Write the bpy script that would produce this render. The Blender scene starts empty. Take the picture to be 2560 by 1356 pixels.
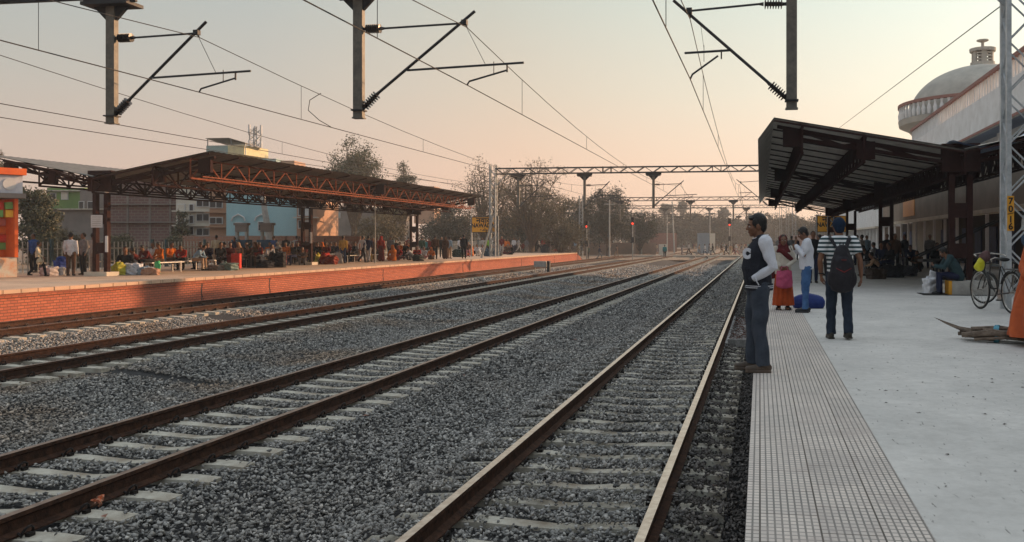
import bpy, math, random
import numpy as np
from mathutils import Vector, Matrix, Euler
R = math.radians
sc = bpy.context.scene
col = sc.collection
rnd = random.Random(7)
rng = np.random.default_rng(11)

# ------------------------------------------------------------ camera
CZ = 2.134                      # metres above the rail tops
HAZE = .0008
YAW = R(8.59)
FPX = 2250.0
cam = bpy.data.cameras.new('camera')
cam.sensor_width = 36
cam.lens = FPX / 2560 * 36
cam.shift_x = -(1560 - 1280) / 2560
cam.shift_y = -(678 - 602) / 2560
cam.clip_end = 6000
cam.clip_start = .05
camo = bpy.data.objects.new('camera', cam)
camo.location = (0, 0, CZ)
camo.rotation_euler = (R(90), 0, YAW)
col.objects.link(camo)
sc.camera = camo
# ------------------------------------------------------------ light and sky
SUN_AZ, SUN_EL = R(43), R(15.6)
world = bpy.data.worlds.new('World')
sc.world = world
world.use_nodes = True
nt = world.node_tree
nt.nodes.clear()
def N(nt, t, **kw):
    n = nt.nodes.new(t)
    for k, v in kw.items():
        if k in n.inputs: n.inputs[k].default_value = v
        else: setattr(n, k, v)
    return n
out = N(nt, 'ShaderNodeOutputWorld')
bg = N(nt, 'ShaderNodeBackground')
bg.inputs['Strength'].default_value = 1.0
sky = N(nt, 'ShaderNodeTexSky', sky_type='NISHITA', sun_disc=False, sun_elevation=SUN_EL, sun_rotation=SUN_AZ,
        dust_density=6.0, air_density=1.2, ozone_density=1.0)
tc = N(nt, 'ShaderNodeTexCoord')
sep = N(nt, 'ShaderNodeSeparateXYZ')
nt.links.new(tc.outputs['Generated'], sep.inputs[0])
ramp = N(nt, 'ShaderNodeValToRGB')
els = ramp.color_ramp.elements
stops = [(0.0, (.82, .50, .34)), (.07, (.80, .55, .41)), (.16, (.64, .555, .45)), (.27, (.50, .53, .475)),
         (.45, (.66, .68, .66)), (1.0, (.72, .76, .80))]
els[0].position, els[0].color = stops[0][0], (*stops[0][1], 1)
els[1].position, els[1].color = stops[-1][0], (*stops[-1][1], 1)
for p, c in stops[1:-1]:
    e = els.new(p); e.color = (*c, 1)
nt.links.new(sep.outputs['Z'], ramp.inputs[0])
dot = N(nt, 'ShaderNodeVectorMath', operation='DOT_PRODUCT')
nt.links.new(tc.outputs['Generated'], dot.inputs[0])
dot.inputs[1].default_value = (math.sin(SUN_AZ), math.cos(SUN_AZ), .25)
mr = N(nt, 'ShaderNodeMapRange')
mr.inputs['From Min'].default_value = .1; mr.inputs['From Max'].default_value = 1.0
mr.inputs['To Min'].default_value = 0.0; mr.inputs['To Max'].default_value = 1.0
nt.links.new(dot.outputs['Value'], mr.inputs['Value'])
glow = N(nt, 'ShaderNodeValToRGB')
glow.color_ramp.elements[0].color = (.72, .79, .87, 1)
glow.color_ramp.elements[1].color = (1.55, 1.75, 1.8, 1)
for p, c in [(.25, (.80, .85, .92)), (.5, (1.02, 1.0, .98)), (.72, (1.18, 1.25, 1.25))]:
    e = glow.color_ramp.elements.new(p); e.color = (*c, 1)
nt.links.new(mr.outputs[0], glow.inputs[0])
mul = N(nt, 'ShaderNodeMix', data_type='RGBA', blend_type='MULTIPLY')
mul.inputs['Factor'].default_value = 1
nt.links.new(ramp.outputs[0], mul.inputs[6]); nt.links.new(glow.outputs[0], mul.inputs[7])
sk = N(nt, 'ShaderNodeMix', data_type='RGBA', blend_type='MULTIPLY')
sk.inputs['Factor'].default_value = 1
sk.inputs[7].default_value = (.08, .08, .08, 1)
nt.links.new(sky.outputs[0], sk.inputs[6])
mx = N(nt, 'ShaderNodeMix', data_type='RGBA')
mx.inputs['Factor'].default_value = .85
nt.links.new(sk.outputs[2], mx.inputs[6]); nt.links.new(mul.outputs[2], mx.inputs[7])
nt.links.new(mx.outputs[2], bg.inputs['Color'])
nt.links.new(bg.outputs[0], out.inputs[0])

sun = bpy.data.lights.new('sun', 'SUN')
sun.energy = 5.0
sun.angle = R(.6)
sun.color = (1.0, .58, .31)
suno = bpy.data.objects.new('sun', sun)
sv = Vector((math.cos(SUN_EL) * math.sin(SUN_AZ), math.cos(SUN_EL) * math.cos(SUN_AZ), math.sin(SUN_EL)))
suno.rotation_euler = sv.to_track_quat('Z', 'Y').to_euler()
suno.location = (60, 60, 60)
col.objects.link(suno)
sc.view_settings.view_transform = 'Standard'
sc.view_settings.look = 'None'
sc.view_settings.exposure = 0.35
sc.view_settings.gamma = 1
sc.cycles.max_bounces = 6
sc.cycles.diffuse_bounces = 3
sc.cycles.volume_bounces = 0

# ------------------------------------------------------------ materials
MATS = {}
def pm(name, c1, c2=None, scale=6, rough=.85, metal=0, bump=0, bscale=40, detail=4, island=False, spec=.3, thr=(.35, .65)):
    """procedural surface: two tones mixed by noise (or by mesh island), with noise bump"""
    if name in MATS: return MATS[name]
    m = bpy.data.materials.new(name)
    m.use_nodes = True
    t = m.node_tree
    b = t.nodes['Principled BSDF']
    b.inputs['Roughness'].default_value = rough
    b.inputs['Metallic'].default_value = metal
    b.inputs['Specular IOR Level'].default_value = spec
    if c2 is None: c2 = tuple(x * .72 for x in c1)
    co = N(t, 'ShaderNodeTexCoord')
    r = N(t, 'ShaderNodeValToRGB')
    r.color_ramp.elements[0].color = (*c1, 1); r.color_ramp.elements[1].color = (*c2, 1)
    if island:
        g = N(t, 'ShaderNodeNewGeometry')
        t.links.new(g.outputs['Random Per Island'], r.inputs[0])
    else:
        n = N(t, 'ShaderNodeTexNoise', Scale=scale, Detail=detail, Roughness=.65)
        t.links.new(co.outputs['Object'], n.inputs['Vector'])
        r.color_ramp.elements[0].position, r.color_ramp.elements[1].position = thr
        t.links.new(n.outputs['Fac'], r.inputs[0])
    t.links.new(r.outputs[0], b.inputs['Base Color'])
    if bump:
        n2 = N(t, 'ShaderNodeTexNoise', Scale=bscale, Detail=5)
        t.links.new(co.outputs['Object'], n2.inputs['Vector'])
        bn = N(t, 'ShaderNodeBump', Strength=bump, Distance=.02)
        t.links.new(n2.outputs['Fac'], bn.inputs['Height'])
        t.links.new(bn.outputs[0], b.inputs['Normal'])
    MATS[name] = m
    return m
def emit(name, c, s):
    m = bpy.data.materials.new(name); m.use_nodes = True
    b = m.node_tree.nodes['Principled BSDF']
    b.inputs['Base Color'].default_value = (*c, 1)
    b.inputs['Emission Color'].default_value = (*c, 1)
    b.inputs['Emission Strength'].default_value = s
    return m
def brickmat(name, c1, c2, mortar, bw, bh, ms, axis='YZ', rough=.9, offset=.5, bump=.4, stain=None, stain_scale=1.5):
    m = bpy.data.materials.new(name); m.use_nodes = True
    t = m.node_tree; b = t.nodes['Principled BSDF']
    b.inputs['Roughness'].default_value = rough
    b.inputs['Specular IOR Level'].default_value = .25
    co = N(t, 'ShaderNodeTexCoord'); s = N(t, 'ShaderNodeSeparateXYZ'); c = N(t, 'ShaderNodeCombineXYZ')
    t.links.new(co.outputs['Object'], s.inputs[0])
    t.links.new(s.outputs[axis[0]], c.inputs[0]); t.links.new(s.outputs[axis[1]], c.inputs[1])
    br = N(t, 'ShaderNodeTexBrick', offset=offset)
    br.inputs['Color1'].default_value = (*c1, 1); br.inputs['Color2'].default_value = (*c2, 1)
    br.inputs['Mortar'].default_value = (*mortar, 1)
    br.inputs['Scale'].default_value = 1
    br.inputs['Brick Width'].default_value = bw; br.inputs['Row Height'].default_value = bh
    br.inputs['Mortar Size'].default_value = ms; br.inputs['Mortar Smooth'].default_value = .2
    t.links.new(c.outputs[0], br.inputs['Vector'])
    src = br.outputs['Color']
    if stain:
        n = N(t, 'ShaderNodeTexNoise', Scale=stain_scale, Detail=6, Roughness=.7)
        t.links.new(co.outputs['Object'], n.inputs['Vector'])
        r = N(t, 'ShaderNodeValToRGB')
        r.color_ramp.elements[0].position, r.color_ramp.elements[1].position = .48, .72
        r.color_ramp.elements[1].color = (.75, .75, .75, 1)
        t.links.new(n.outputs['Fac'], r.inputs[0])
        mi = N(t, 'ShaderNodeMix', data_type='RGBA')
        t.links.new(r.outputs[0], mi.inputs['Factor'])
        t.links.new(src, mi.inputs[6]); mi.inputs[7].default_value = (*stain, 1)
        src = mi.outputs[2]
    t.links.new(src, b.inputs['Base Color'])
    if bump:
        bn = N(t, 'ShaderNodeBump', Strength=bump, Distance=.01, invert=True)
        t.links.new(br.outputs['Fac'], bn.inputs['Height']); t.links.new(bn.outputs[0], b.inputs['Normal'])
    return m

# ------------------------------------------------------------ mesh builder
def unit(v):
    v = np.asarray(v, float); n = np.linalg.norm(v)
    return v / n if n > 1e-9 else v
class MB:
    def __init__(s): s.v = []; s.f = []; s.m = []; s.n = 0
    def add(s, V, F, mi=0):
        V = [tuple(map(float, p)) for p in V]
        s.v += V; s.f += [tuple(i + s.n for i in f) for f in F]; s.m += [mi] * len(F); s.n += len(V)
        return s
    def box(s, a, b, mi=0, rz=0, c=None):
        x0, y0, z0 = a; x1, y1, z1 = b
        V = [(x0, y0, z0), (x1, y0, z0), (x1, y1, z0), (x0, y1, z0), (x0, y0, z1), (x1, y0, z1), (x1, y1, z1), (x0, y1, z1)]
        if rz:
            cx, cy = c if c else ((x0 + x1) / 2, (y0 + y1) / 2)
            V = [(cx + (x - cx) * math.cos(rz) - (y - cy) * math.sin(rz), cy + (x - cx) * math.sin(rz) + (y - cy) * math.cos(rz), z) for x, y, z in V]
        return s.add(V, [(0, 3, 2, 1), (4, 5, 6, 7), (0, 1, 5, 4), (1, 2, 6, 5), (2, 3, 7, 6), (3, 0, 4, 7)], mi)
    def bar(s, p, q, w=.05, h=None, mi=0, up=(0, 0, 1)):
        h = h or w
        p = np.array(p, float); q = np.array(q, float); d = unit(q - p)
        u = np.cross(d, up)
        if np.linalg.norm(u) < 1e-3: u = np.cross(d, (1, 0, 0))
        u = unit(u); w2 = np.cross(u, d)
        V = [c + u * a * w / 2 + w2 * b * h / 2 for c in (p, q) for a, b in ((-1, -1), (1, -1), (1, 1), (-1, 1))]
        return s.add(V, [(0, 3, 2, 1)[::-1], (4, 5, 6, 7)[::-1], (0, 1, 5, 4)[::-1], (1, 2, 6, 5)[::-1], (2, 3, 7, 6)[::-1], (3, 0, 4, 7)[::-1]], mi)
    def tube(s, pts, r, n=6, mi=0, caps=True, side=None):
        """loft; r is one radius, a list, or a list of (rx, ry)"""
        pts = [np.array(p, float) for p in pts]; k = len(pts)
        rr = r if isinstance(r, (list, tuple)) else [r] * k
        V = []
        u = None
        for i, p in enumerate(pts):
            d = unit(pts[min(i + 1, k - 1)] - pts[max(i - 1, 0)])
            if side is not None: a = np.array(side, float)
            elif u is not None: a = u
            else: a = np.array((0, 0, 1.)) if abs(d[2]) < .9 else np.array((1., 0, 0))
            a = a - d * a.dot(d)
            if np.linalg.norm(a) < 1e-3: a = np.cross(d, (0, 1, 0))
            u = unit(a); w = np.cross(d, u)
            rx, ry = rr[i] if isinstance(rr[i], (list, tuple)) else (rr[i], rr[i])
            for j in range(n):
                t = 2 * math.pi * j / n
                V.append(p + u * math.cos(t) * rx + w * math.sin(t) * ry)
        F = [(i * n + j, i * n + (j + 1) % n, (i + 1) * n + (j + 1) % n, (i + 1) * n + j) for i in range(k - 1) for j in range(n)]
        if caps: F += [tuple(range(n))[::-1], tuple(range((k - 1) * n, k * n))]
        return s.add(V, F, mi)
    def lathe(s, prof, c=(0, 0, 0), n=24, mi=0, a0=0, a1=2 * math.pi):
        full = abs(a1 - a0 - 2 * math.pi) < 1e-6
        k = n if full else n + 1
        V = [(c[0] + r * math.cos(a0 + (a1 - a0) * j / n), c[1] + r * math.sin(a0 + (a1 - a0) * j / n), c[2] + z) for r, z in prof for j in range(k)]
        F = [(i * k + j, i * k + (j + 1) % k, (i + 1) * k + (j + 1) % k, (i + 1) * k + j) for i in range(len(prof) - 1) for j in range(n)]
        return s.add(V, F, mi)
    def ell(s, c, r, mat=None, n=12, m=8, mi=0):
        V = []; c = np.array(c, float)
        A = np.array(mat) if mat is not None else np.eye(3)
        for i in range(m + 1):
            th = math.pi * i / m
            for j in range(n):
                ph = 2 * math.pi * j / n
                V.append(c + A @ np.array((r[0] * math.sin(th) * math.cos(ph), r[1] * math.sin(th) * math.sin(ph), r[2] * math.cos(th))))
        F = [((i + 1) * n + j, (i + 1) * n + (j + 1) % n, i * n + (j + 1) % n, i * n + j) for i in range(m) for j in range(n)]
        return s.add(V, F, mi)
    def prism(s, poly, p0, ax, ay, depth, mi=0):
        """polygon (2D) in plane axes ax, ay from p0, extruded by vector depth"""
        p0 = np.array(p0, float); ax = np.array(ax, float); ay = np.array(ay, float); depth = np.array(depth, float)
        a = [p0 + ax * x + ay * y for x, y in poly]; b = [q + depth for q in a]; n = len(poly)
        return s.add(a + b, [tuple(range(n))[::-1], tuple(range(n, 2 * n))] + [(i, (i + 1) % n, n + (i + 1) % n, n + i) for i in range(n)], mi)
    def build(s, name, mats, parent=None, smooth=False):
        me = bpy.data.meshes.new(name); me.from_pydata(s.v, [], s.f)
        if not isinstance(mats, (list, tuple)): mats = [mats]
        for m in mats: me.materials.append(m)
        if len(mats) > 1: me.polygons.foreach_set('material_index', s.m)
        if smooth: me.polygons.foreach_set('use_smooth', [True] * len(s.f))
        me.update()
        return link(name, me, parent)
def link(name, me, parent=None):
    o = bpy.data.objects.new(name, me); col.objects.link(o)
    if parent is not None: o.parent = parent
    return o
def fastmesh(name, V, F, k, mat):
    """V (n,3) array, F (m,k) int array"""
    me = bpy.data.meshes.new(name)
    me.vertices.add(len(V)); me.vertices.foreach_set('co', V.astype(np.float32).ravel())
    me.loops.add(F.size); me.loops.foreach_set('vertex_index', F.astype(np.int32).ravel())
    me.polygons.add(len(F)); me.polygons.foreach_set('loop_start', np.arange(0, F.size, k, dtype=np.int32))
    me.materials.append(mat); me.update(calc_edges=True); me.validate()
    return me
def tag(o, label=None, cat=None, group=None, kind=None):
    if label: o['label'] = label
    if cat: o['category'] = cat
    if group: o['group'] = group
    if kind: o['kind'] = kind
    return o
def thing(name, label, cat, loc=(0, 0, 0), rz=0, group=None):
    o = bpy.data.objects.new(name, None); col.objects.link(o)
    o.empty_display_size = .2
    o.location = loc; o.rotation_euler = (0, 0, rz)
    return tag(o, label, cat, group)
def copy_tree(o, parent=None):
    c = o.copy(); col.objects.link(c); c.parent = parent
    for ch in [x for x in KIDS.get(o.name, [])]: copy_tree(ch, c)
    return c
KIDS = {}
def note_kids(o):
    """remember a prototype's children by name for copying"""
    for x in list(col.objects):
        if x.parent: KIDS.setdefault(x.parent.name, [])
        if x.parent and x not in KIDS[x.parent.name]: KIDS[x.parent.name].append(x)
def at(px, zc, z=0):
    """the world point at view depth zc metres under the photo column px"""
    X = (px - 1900) * zc * .9888 / 2250
    return (X, (zc + .1494 * X) / .9888, z)
def feet(px, y, z=.734):
    zc = (CZ - z) * 2250 / (y - 602)
    return at(px, zc, z)
def hz(zc, y): return CZ + (602 - y) * zc / 2250

# shared surface library
RUST = pm('weathered_brown_rail_steel', (.085, .042, .027), (.03, .018, .014), 14, .85, .1, .3, 60, spec=.1)
RAILTOP = pm('polished_rail_head', (.62, .54, .46), (.42, .33, .26), 9, .32, .9)
CONC = pm('pale_sleeper_concrete', (.50, .47, .40), (.25, .20, .15), 3.5, .9, 0, .3, 70, thr=(.38, .72))
CLIP = pm('dark_clip_steel', (.035, .028, .025), (.015, .012, .012), 30, .6, .4)
GALV = pm('galvanised_grey_steel', (.30, .32, .33), (.20, .22, .23), 9, .5, .5, .1, 60)
MASTP = pm('aluminium_painted_steel', (.50, .53, .55), (.33, .36, .38), 5, .5, .3, .15, 50)
DARKST = pm('dark_weathered_steel', (.045, .048, .052), (.03, .03, .034), 12, .6, .5, .1, 60)
LITMAROON = pm('sunlit_maroon_oxide', (.26, .085, .045), (.15, .05, .03), 6, .9, 0, .2, 60, spec=.08)  # brighter oxide tone: sunlight on the eave girder put into the colour
DMAROON = pm('dark_brown_oxide_paint', (.048, .023, .020), (.034, .017, .015), 6, .95, 0, .2, 60, spec=.04)
SHEET = pm('weathered_roof_sheet', (.20, .18, .155), (.12, .105, .09), 3, .6, .3, .1, 20)
WHITEP = pm('white_wall_paint', (.72, .72, .72), (.60, .59, .58), 1.2, .8, 0, .1, 30)
CREAM = pm('cream_wall_paint', (.62, .55, .44), (.50, .44, .36), 1.2, .85, 0, .1, 30)
PORC = pm('brown_porcelain', (.03, .022, .022), (.02, .016, .016), 8, .35)
WIREM = pm('oxidised_copper_wire', (.045, .04, .037), (.03, .028, .026), 8, .6, .4)
BLACKM = pm('black_rubber', (.02, .02, .02), (.012, .012, .012), 8, .7)
YEL = pm('sign_yellow_paint', (.70, .34, .03), (.62, .29, .03), 2, .6)
LETTER = pm('black_lettering', (.012, .012, .014), (.012, .012, .014), 2, .6)
GREYP = pm('grey_post_paint', (.42, .41, .38), (.3, .29, .27), 5, .7)
# ------------------------------------------------------------ ground, ballast, tracks
GROUND = pm('dusty_ground', (.22, .15, .10), (.14, .10, .07), .15, .95, 0, .5, 4)
m = MB(); S = 900
m.add([(-S, -120, -.62), (S * .6, -120, -.62), (S * .6, S, -.62), (-S, S, -.62)], [(0, 1, 2, 3)])
tag(m.build('ground', GROUND), kind='structure')
TR = [-1.685, -6.62, -13.2, -18.85]
PROF = [(-21.0, -.30), (-20.6, -.27), (-17.2, -.24), (-16.6, -.33), (-15.6, -.36), (-15.0, -.25), (-11.6, -.23), (-11.2, -.25), (-9.9, -.62 + .2), (-8.7, -.42), (-8.05, -.20), (-5.15, -.20), (-4.6, -.30), (-3.6, -.33), (-3.1, -.22), (-.75, -.22), (-.5, -.30), (-.05, -.34)]
PX = np.array([p[0] for p in PROF]); PZ = np.array([p[1] for p in PROF])
BALLM = pm('crushed_stone_bed', (.05, .048, .048), (.015, .014, .015), 26, .95, 0, 1.0, 34, detail=8, thr=(.4, .6))
xs = sorted(set(list(PX) + list(np.linspace(-20.9, -.1, 60))))
ys = [-10] + list(np.linspace(0, 40, 41)) + [50, 70, 90, 110]
V = []; F = []
for y in ys:
    for x in xs:
        V.append((x, y, float(np.interp(x, PX, PZ)) - .035))
n = len(xs)
for i in range(len(ys) - 1):
    for j in range(n - 1): F.append((i * n + j, i * n + j + 1, (i + 1) * n + j + 1, (i + 1) * n + j))
m = MB().add(V, F)
tag(m.build('ballast_bed', BALLM), kind='structure')
# farther ballast, bright dusty yard past the platform end
FARB = pm('dusty_ballast', (.27, .20, .145), (.15, .115, .085), 1.2, .95, 0, .8, 9, detail=8)
m = MB().add([(-60, 110, -.27), (8, 110, -.27), (8, 700, -.27), (-60, 700, -.27)], [(0, 1, 2, 3)])
m.add([(-60, 103, -.4), (-21, 103, -.4), (-21, 110, -.27), (-60, 110, -.27)], [(0, 1, 2, 3)])
tag(m.build('yard_ground', FARB), kind='structure')
m = MB().box((-21, 129, -.26), (3, 133, .012))
tag(m.build('crossing_path', pm('crossing_concrete', (.42, .36, .30), (.3, .25, .2), 1, .9)), kind='structure')

# rails
def rail(x, y0, y1, top, label, curve=None):
    hw = .036; fw = .075
    prof = [(-hw, 0), (hw, 0), (hw, -.035), (.012, -.052), (.010, -.135), (fw, -.158), (fw, -.172), (-fw, -.172), (-fw, -.158), (-.010, -.135), (-.012, -.052), (-hw, -.035)]
    yy = [y0, y1] if curve is None else list(np.linspace(y0, y1, 30))
    V = []; k = len(prof)
    for y in yy:
        dx = curve(y) if curve else 0
        V += [(x + dx + a, y, b) for a, b in prof]
    mm = MB(); F = []; MI = []
    for i in range(len(yy) - 1):
        for j in range(k):
            F.append((i * k + j, (i + 1) * k + j, (i + 1) * k + (j + 1) % k, i * k + (j + 1) % k)); MI.append(1 if j == 0 else 0)
    mm.add(V, F + [tuple(range(k)), tuple(range((len(yy) - 1) * k, len(yy) * k))]); mm.m = MI + [0, 0]
    tag(mm.build('rail', [RUST, top]), label, 'rail', 'rails of the four station tracks')
RT_R = pm('rusty_rail_head', (.30, .19, .13), (.17, .10, .07), 9, .4, .8)
nm = ['nearest the paved platform', 'second from the paved platform', 'third from the paved platform', 'beside the red brick platform']
for i, tx in enumerate(TR):
    for s, w in ((-.838, 'left'), (.838, 'right')):
        if i == 0: la = 'bright worn %s rail of the track %s' % (w, nm[i])
        else: la = 'rusty brown %s rail of the track %s' % (w, nm[i])
        e = (lambda y: -.00016 * max(0, y - 120) ** 2) if i == 0 else None
        rail(tx + s, -2, 420, RAILTOP if i == 0 else RT_R, la)
# crossover rails beyond the platforms
def sway(a, b, y0, y1): return lambda y: (b - a) * (3 * ((y - y0) / (y1 - y0)) ** 2 - 2 * ((y - y0) / (y1 - y0)) ** 3)
for (xa, xb, ya, yb) in ((-6.62, -13.2, 96, 190), (-1.685, -6.62, 150, 225)):
    for s, w in ((-.838, 'left'), (.838, 'right')):
        rail(xa + s, ya, yb, RT_R, 'curved %s rail of the crossover %s' % (w, 'leaving the second track by the people walking across' if xa < -3 else 'leaving the nearest track past the walkway'), sway(xa, xb, ya, yb))

# sleepers with clips
def sleeper_mesh():
    xs_ = [-1.375, -1.15, -.6, 0, .6, 1.15, 1.375]; zt = [-.195, -.18, -.18, -.212, -.18, -.18, -.195]; hw = [.105, .11, .10, .075, .10, .11, .105]
    V = []
    for x, z, w in zip(xs_, zt, hw): V += [(x, -w - .02, -.40), (x, -w, z), (x, w, z), (x, w + .02, -.40)]
    F = []
    for i in range(6):
        for j in range(3): F.append((i * 4 + j, i * 4 + j + 1, (i + 1) * 4 + j + 1, (i + 1) * 4 + j))
    F += [(0, 3, 2, 1), (24, 25, 26, 27)]
    return MB().add(V, F)
def clip_mb(mb, x, s):
    # Pandrol style spring: hooped steel bar and its cast shoulder
    pts = []
    for k in range(8):
        a = R(-20 + 220 * k / 7)
        pts.append((x + s * (.115 + .02 * math.sin(a)), .055 * math.cos(a) - .01, -.150 + .052 * math.sin(a)))
    pts.append((x + s * .068, -.05, -.145))
    mb.tube(pts, .011, 5)
    mb.box((x + s * .13 - .02, -.03, -.2), (x + s * .13 + .02, .03, -.15))
SLE = sleeper_mesh()
sm = SLE.build('concrete_sleeper', CONC); sleeper_data = sm.data
clips_data = []
for s in (-1, 1):
    for q in (-1, 1):
        c = MB(); clip_mb(c, s * .838, q); o = c.build('rail_clip', CLIP); clips_data.append(o.data); bpy.data.objects.remove(o)
bpy.data.objects.remove(sm)
allc = SLE
far = MB(); far.v = list(SLE.v); far.f = list(SLE.f); far.m = [0] * len(SLE.f); far.n = SLE.n
for s in (-1, 1):
    for q in (-1, 1): far.box((s * .838 + q * .11 - .035, -.05, -.2), (s * .838 + q * .11 + .035, .05, -.11), 1)
fo = far.build('concrete_sleeper', [CONC, CLIP]); far_data = fo.data; bpy.data.objects.remove(fo)
cand = []
SP = .6
for i, tx in enumerate(TR):
    for k in range(190):
        y = 1.9 + k * SP + (i * .17)
        zc = -tx * .1494 + y * .9888
        left = at(-60, zc)[0]
        if tx + 1.4 < left or zc < 3.2: continue
        cand.append((zc, i, tx, y))
cand.sort()
lab = ['stone covered sleeper under the nearest track', 'clean pale sleeper under the second track',
       'grey sleeper under the third track', 'dusty sleeper under the track beside the brick wall']
SL_POS = [(c[2], c[3], c[1]) for c in cand]
NS = {}
for q, (zc, i, tx, y) in enumerate(cand[:300]):
    near = q < 110
    o = link('concrete_sleeper', sleeper_data if near else far_data)
    o.location = (tx, y, -.0 if i else -.022)
    o.rotation_euler = (0, 0, rnd.gauss(0, .006))
    NS[i] = NS.get(i, 0) + 1
    tag(o, lab[i] + (', number %d from the picture edge' % NS[i] if NS[i] <= 24 else ''), 'sleeper', 'sleepers under track %d' % (i + 1))
    if near:
        for cd in clips_data: link('rail_clip', cd, o)
fm = MB()
for (zc, i, tx, y) in cand[300:]:
    fm.add([(a + tx, b + y, c) for a, b, c in SLE.v], SLE.f)
for k in range(120):
    for tx in TR[:3]:
        y = 116.5 + k * .75
        fm.add([(a + tx, b + y, c) for a, b, c in SLE.v], SLE.f)
tag(fm.build('distant_sleepers', CONC), 'rows of concrete sleepers running away under the far tracks', 'sleepers', kind='stuff')

# loose stones
def rocks(n, lo=8, hi=11):
    import bmesh
    res = []
    for i in range(n):
        bm = bmesh.new()
        q = rng.integers(lo, hi)
        p = rng.normal(size=(q, 3)); p /= np.linalg.norm(p, axis=1)[:, None]
        p *= rng.uniform(.75, 1.05, (q, 1)); p *= np.array([1.25, .9, .62])
        for c in p: bm.verts.new(c)
        r = bmesh.ops.convex_hull(bm, input=bm.verts)
        bmesh.ops.delete(bm, geom=[e for e in r['geom_interior'] if isinstance(e, bmesh.types.BMVert)], context='VERTS')
        bmesh.ops.triangulate(bm, faces=bm.faces)
        bm.verts.index_update()
        V = np.array([v.co[:] for v in bm.verts]); F = np.array([[v.index for v in f.verts] for f in bm.faces])
        bm.free(); res.append((V, F))
    return res
RK = rocks(16)
def scatter(P, S, jit=1):
    """P (n,3) places, S (n,) radii -> one big triangle mesh"""
    n = len(P); which = rng.integers(0, len(RK), n)
    VV = []; FF = []; off = 0
    for w, (V, F) in enumerate(RK):
        idx = np.where(which == w)[0]; k = len(idx)
        if not k: continue
        az = rng.uniform(0, 2 * math.pi, k); t1 = rng.normal(0, .55, k); t2 = rng.normal(0, .55, k)
        ca, sa = np.cos(az), np.sin(az); c1, s1 = np.cos(t1), np.sin(t1); c2, s2 = np.cos(t2), np.sin(t2)
        Rz = np.zeros((k, 3, 3)); Rz[:, 0, 0] = ca; Rz[:, 0, 1] = -sa; Rz[:, 1, 0] = sa; Rz[:, 1, 1] = ca; Rz[:, 2, 2] = 1
        Rx = np.zeros((k, 3, 3)); Rx[:, 0, 0] = 1; Rx[:, 1, 1] = c1; Rx[:, 1, 2] = -s1; Rx[:, 2, 1] = s1; Rx[:, 2, 2] = c1
        Ry = np.zeros((k, 3, 3)); Ry[:, 1, 1] = 1; Ry[:, 0, 0] = c2; Ry[:, 0, 2] = s2; Ry[:, 2, 0] = -s2; Ry[:, 2, 2] = c2
        M = Rx @ Ry @ Rz
        v = np.einsum('nij,vj->nvi', M, V) * S[idx][:, None, None] + P[idx][:, None, :]
        f = F[None] + (np.arange(k) * len(V))[:, None, None] + off
        VV.append(v.reshape(-1, 3)); FF.append(f.reshape(-1, 3)); off += k * len(V)
    return np.concatenate(VV), np.concatenate(FF)
def stone_mat(name, stops, brown=None):
    m = bpy.data.materials.new(name); m.use_nodes = True; t = m.node_tree; b = t.nodes['Principled BSDF']
    b.inputs['Roughness'].default_value = .75; b.inputs['Specular IOR Level'].default_value = .35
    g = N(t, 'ShaderNodeNewGeometry'); r = N(t, 'ShaderNodeValToRGB')
    e = r.color_ramp.elements
    e[0].position, e[0].color = 0, (*stops[0], 1); e[1].position, e[1].color = 1, (*stops[-1], 1)
    for i, c in enumerate(stops[1:-1]):
        q = e.new((i + 1) / (len(stops) - 1)); q.color = (*c, 1)
    t.links.new(g.outputs['Random Per Island'], r.inputs[0])
    co = N(t, 'ShaderNodeTexCoord'); n = N(t, 'ShaderNodeTexNoise', Scale=.45, Detail=5)
    t.links.new(co.outputs['Object'], n.inputs['Vector'])
    rr = N(t, 'ShaderNodeValToRGB'); rr.color_ramp.elements[0].position = .46; rr.color_ramp.elements[1].position = .66
    t.links.new(n.outputs['Fac'], rr.inputs[0])
    s = N(t, 'ShaderNodeSeparateXYZ'); t.links.new(co.outputs['Object'], s.inputs[0])
    mr_ = N(t, 'ShaderNodeMapRange'); mr_.inputs[1].default_value = -7.5; mr_.inputs[2].default_value = -9.5
    mr_.inputs[3].default_value = .15; mr_.inputs[4].default_value = 1
    t.links.new(s.outputs[0], mr_.inputs[0])
    mm = N(t, 'ShaderNodeMath', operation='MULTIPLY'); t.links.new(rr.outputs[0], mm.inputs[0]); t.links.new(mr_.outputs[0], mm.inputs[1])
    mi = N(t, 'ShaderNodeMix', data_type='RGBA', blend_type='MULTIPLY')
    t.links.new(mm.outputs[0], mi.inputs['Factor']); t.links.new(r.outputs[0], mi.inputs[6]); mi.inputs[7].default_value = (*(brown or (1.0, .80, .64)), 1)
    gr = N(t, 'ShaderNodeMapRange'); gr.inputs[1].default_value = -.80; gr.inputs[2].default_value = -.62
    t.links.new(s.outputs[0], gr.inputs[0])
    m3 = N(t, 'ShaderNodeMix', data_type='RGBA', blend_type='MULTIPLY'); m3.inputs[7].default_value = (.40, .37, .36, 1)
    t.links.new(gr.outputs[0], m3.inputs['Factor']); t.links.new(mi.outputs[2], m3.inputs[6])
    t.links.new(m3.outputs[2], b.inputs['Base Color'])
    return m
STONE = stone_mat('blue_grey_crushed_stone', [(.075, .073, .072), (.28, .268, .25), (.40, .385, .36), (.14, .136, .135), (.60, .57, .53)])
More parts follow.
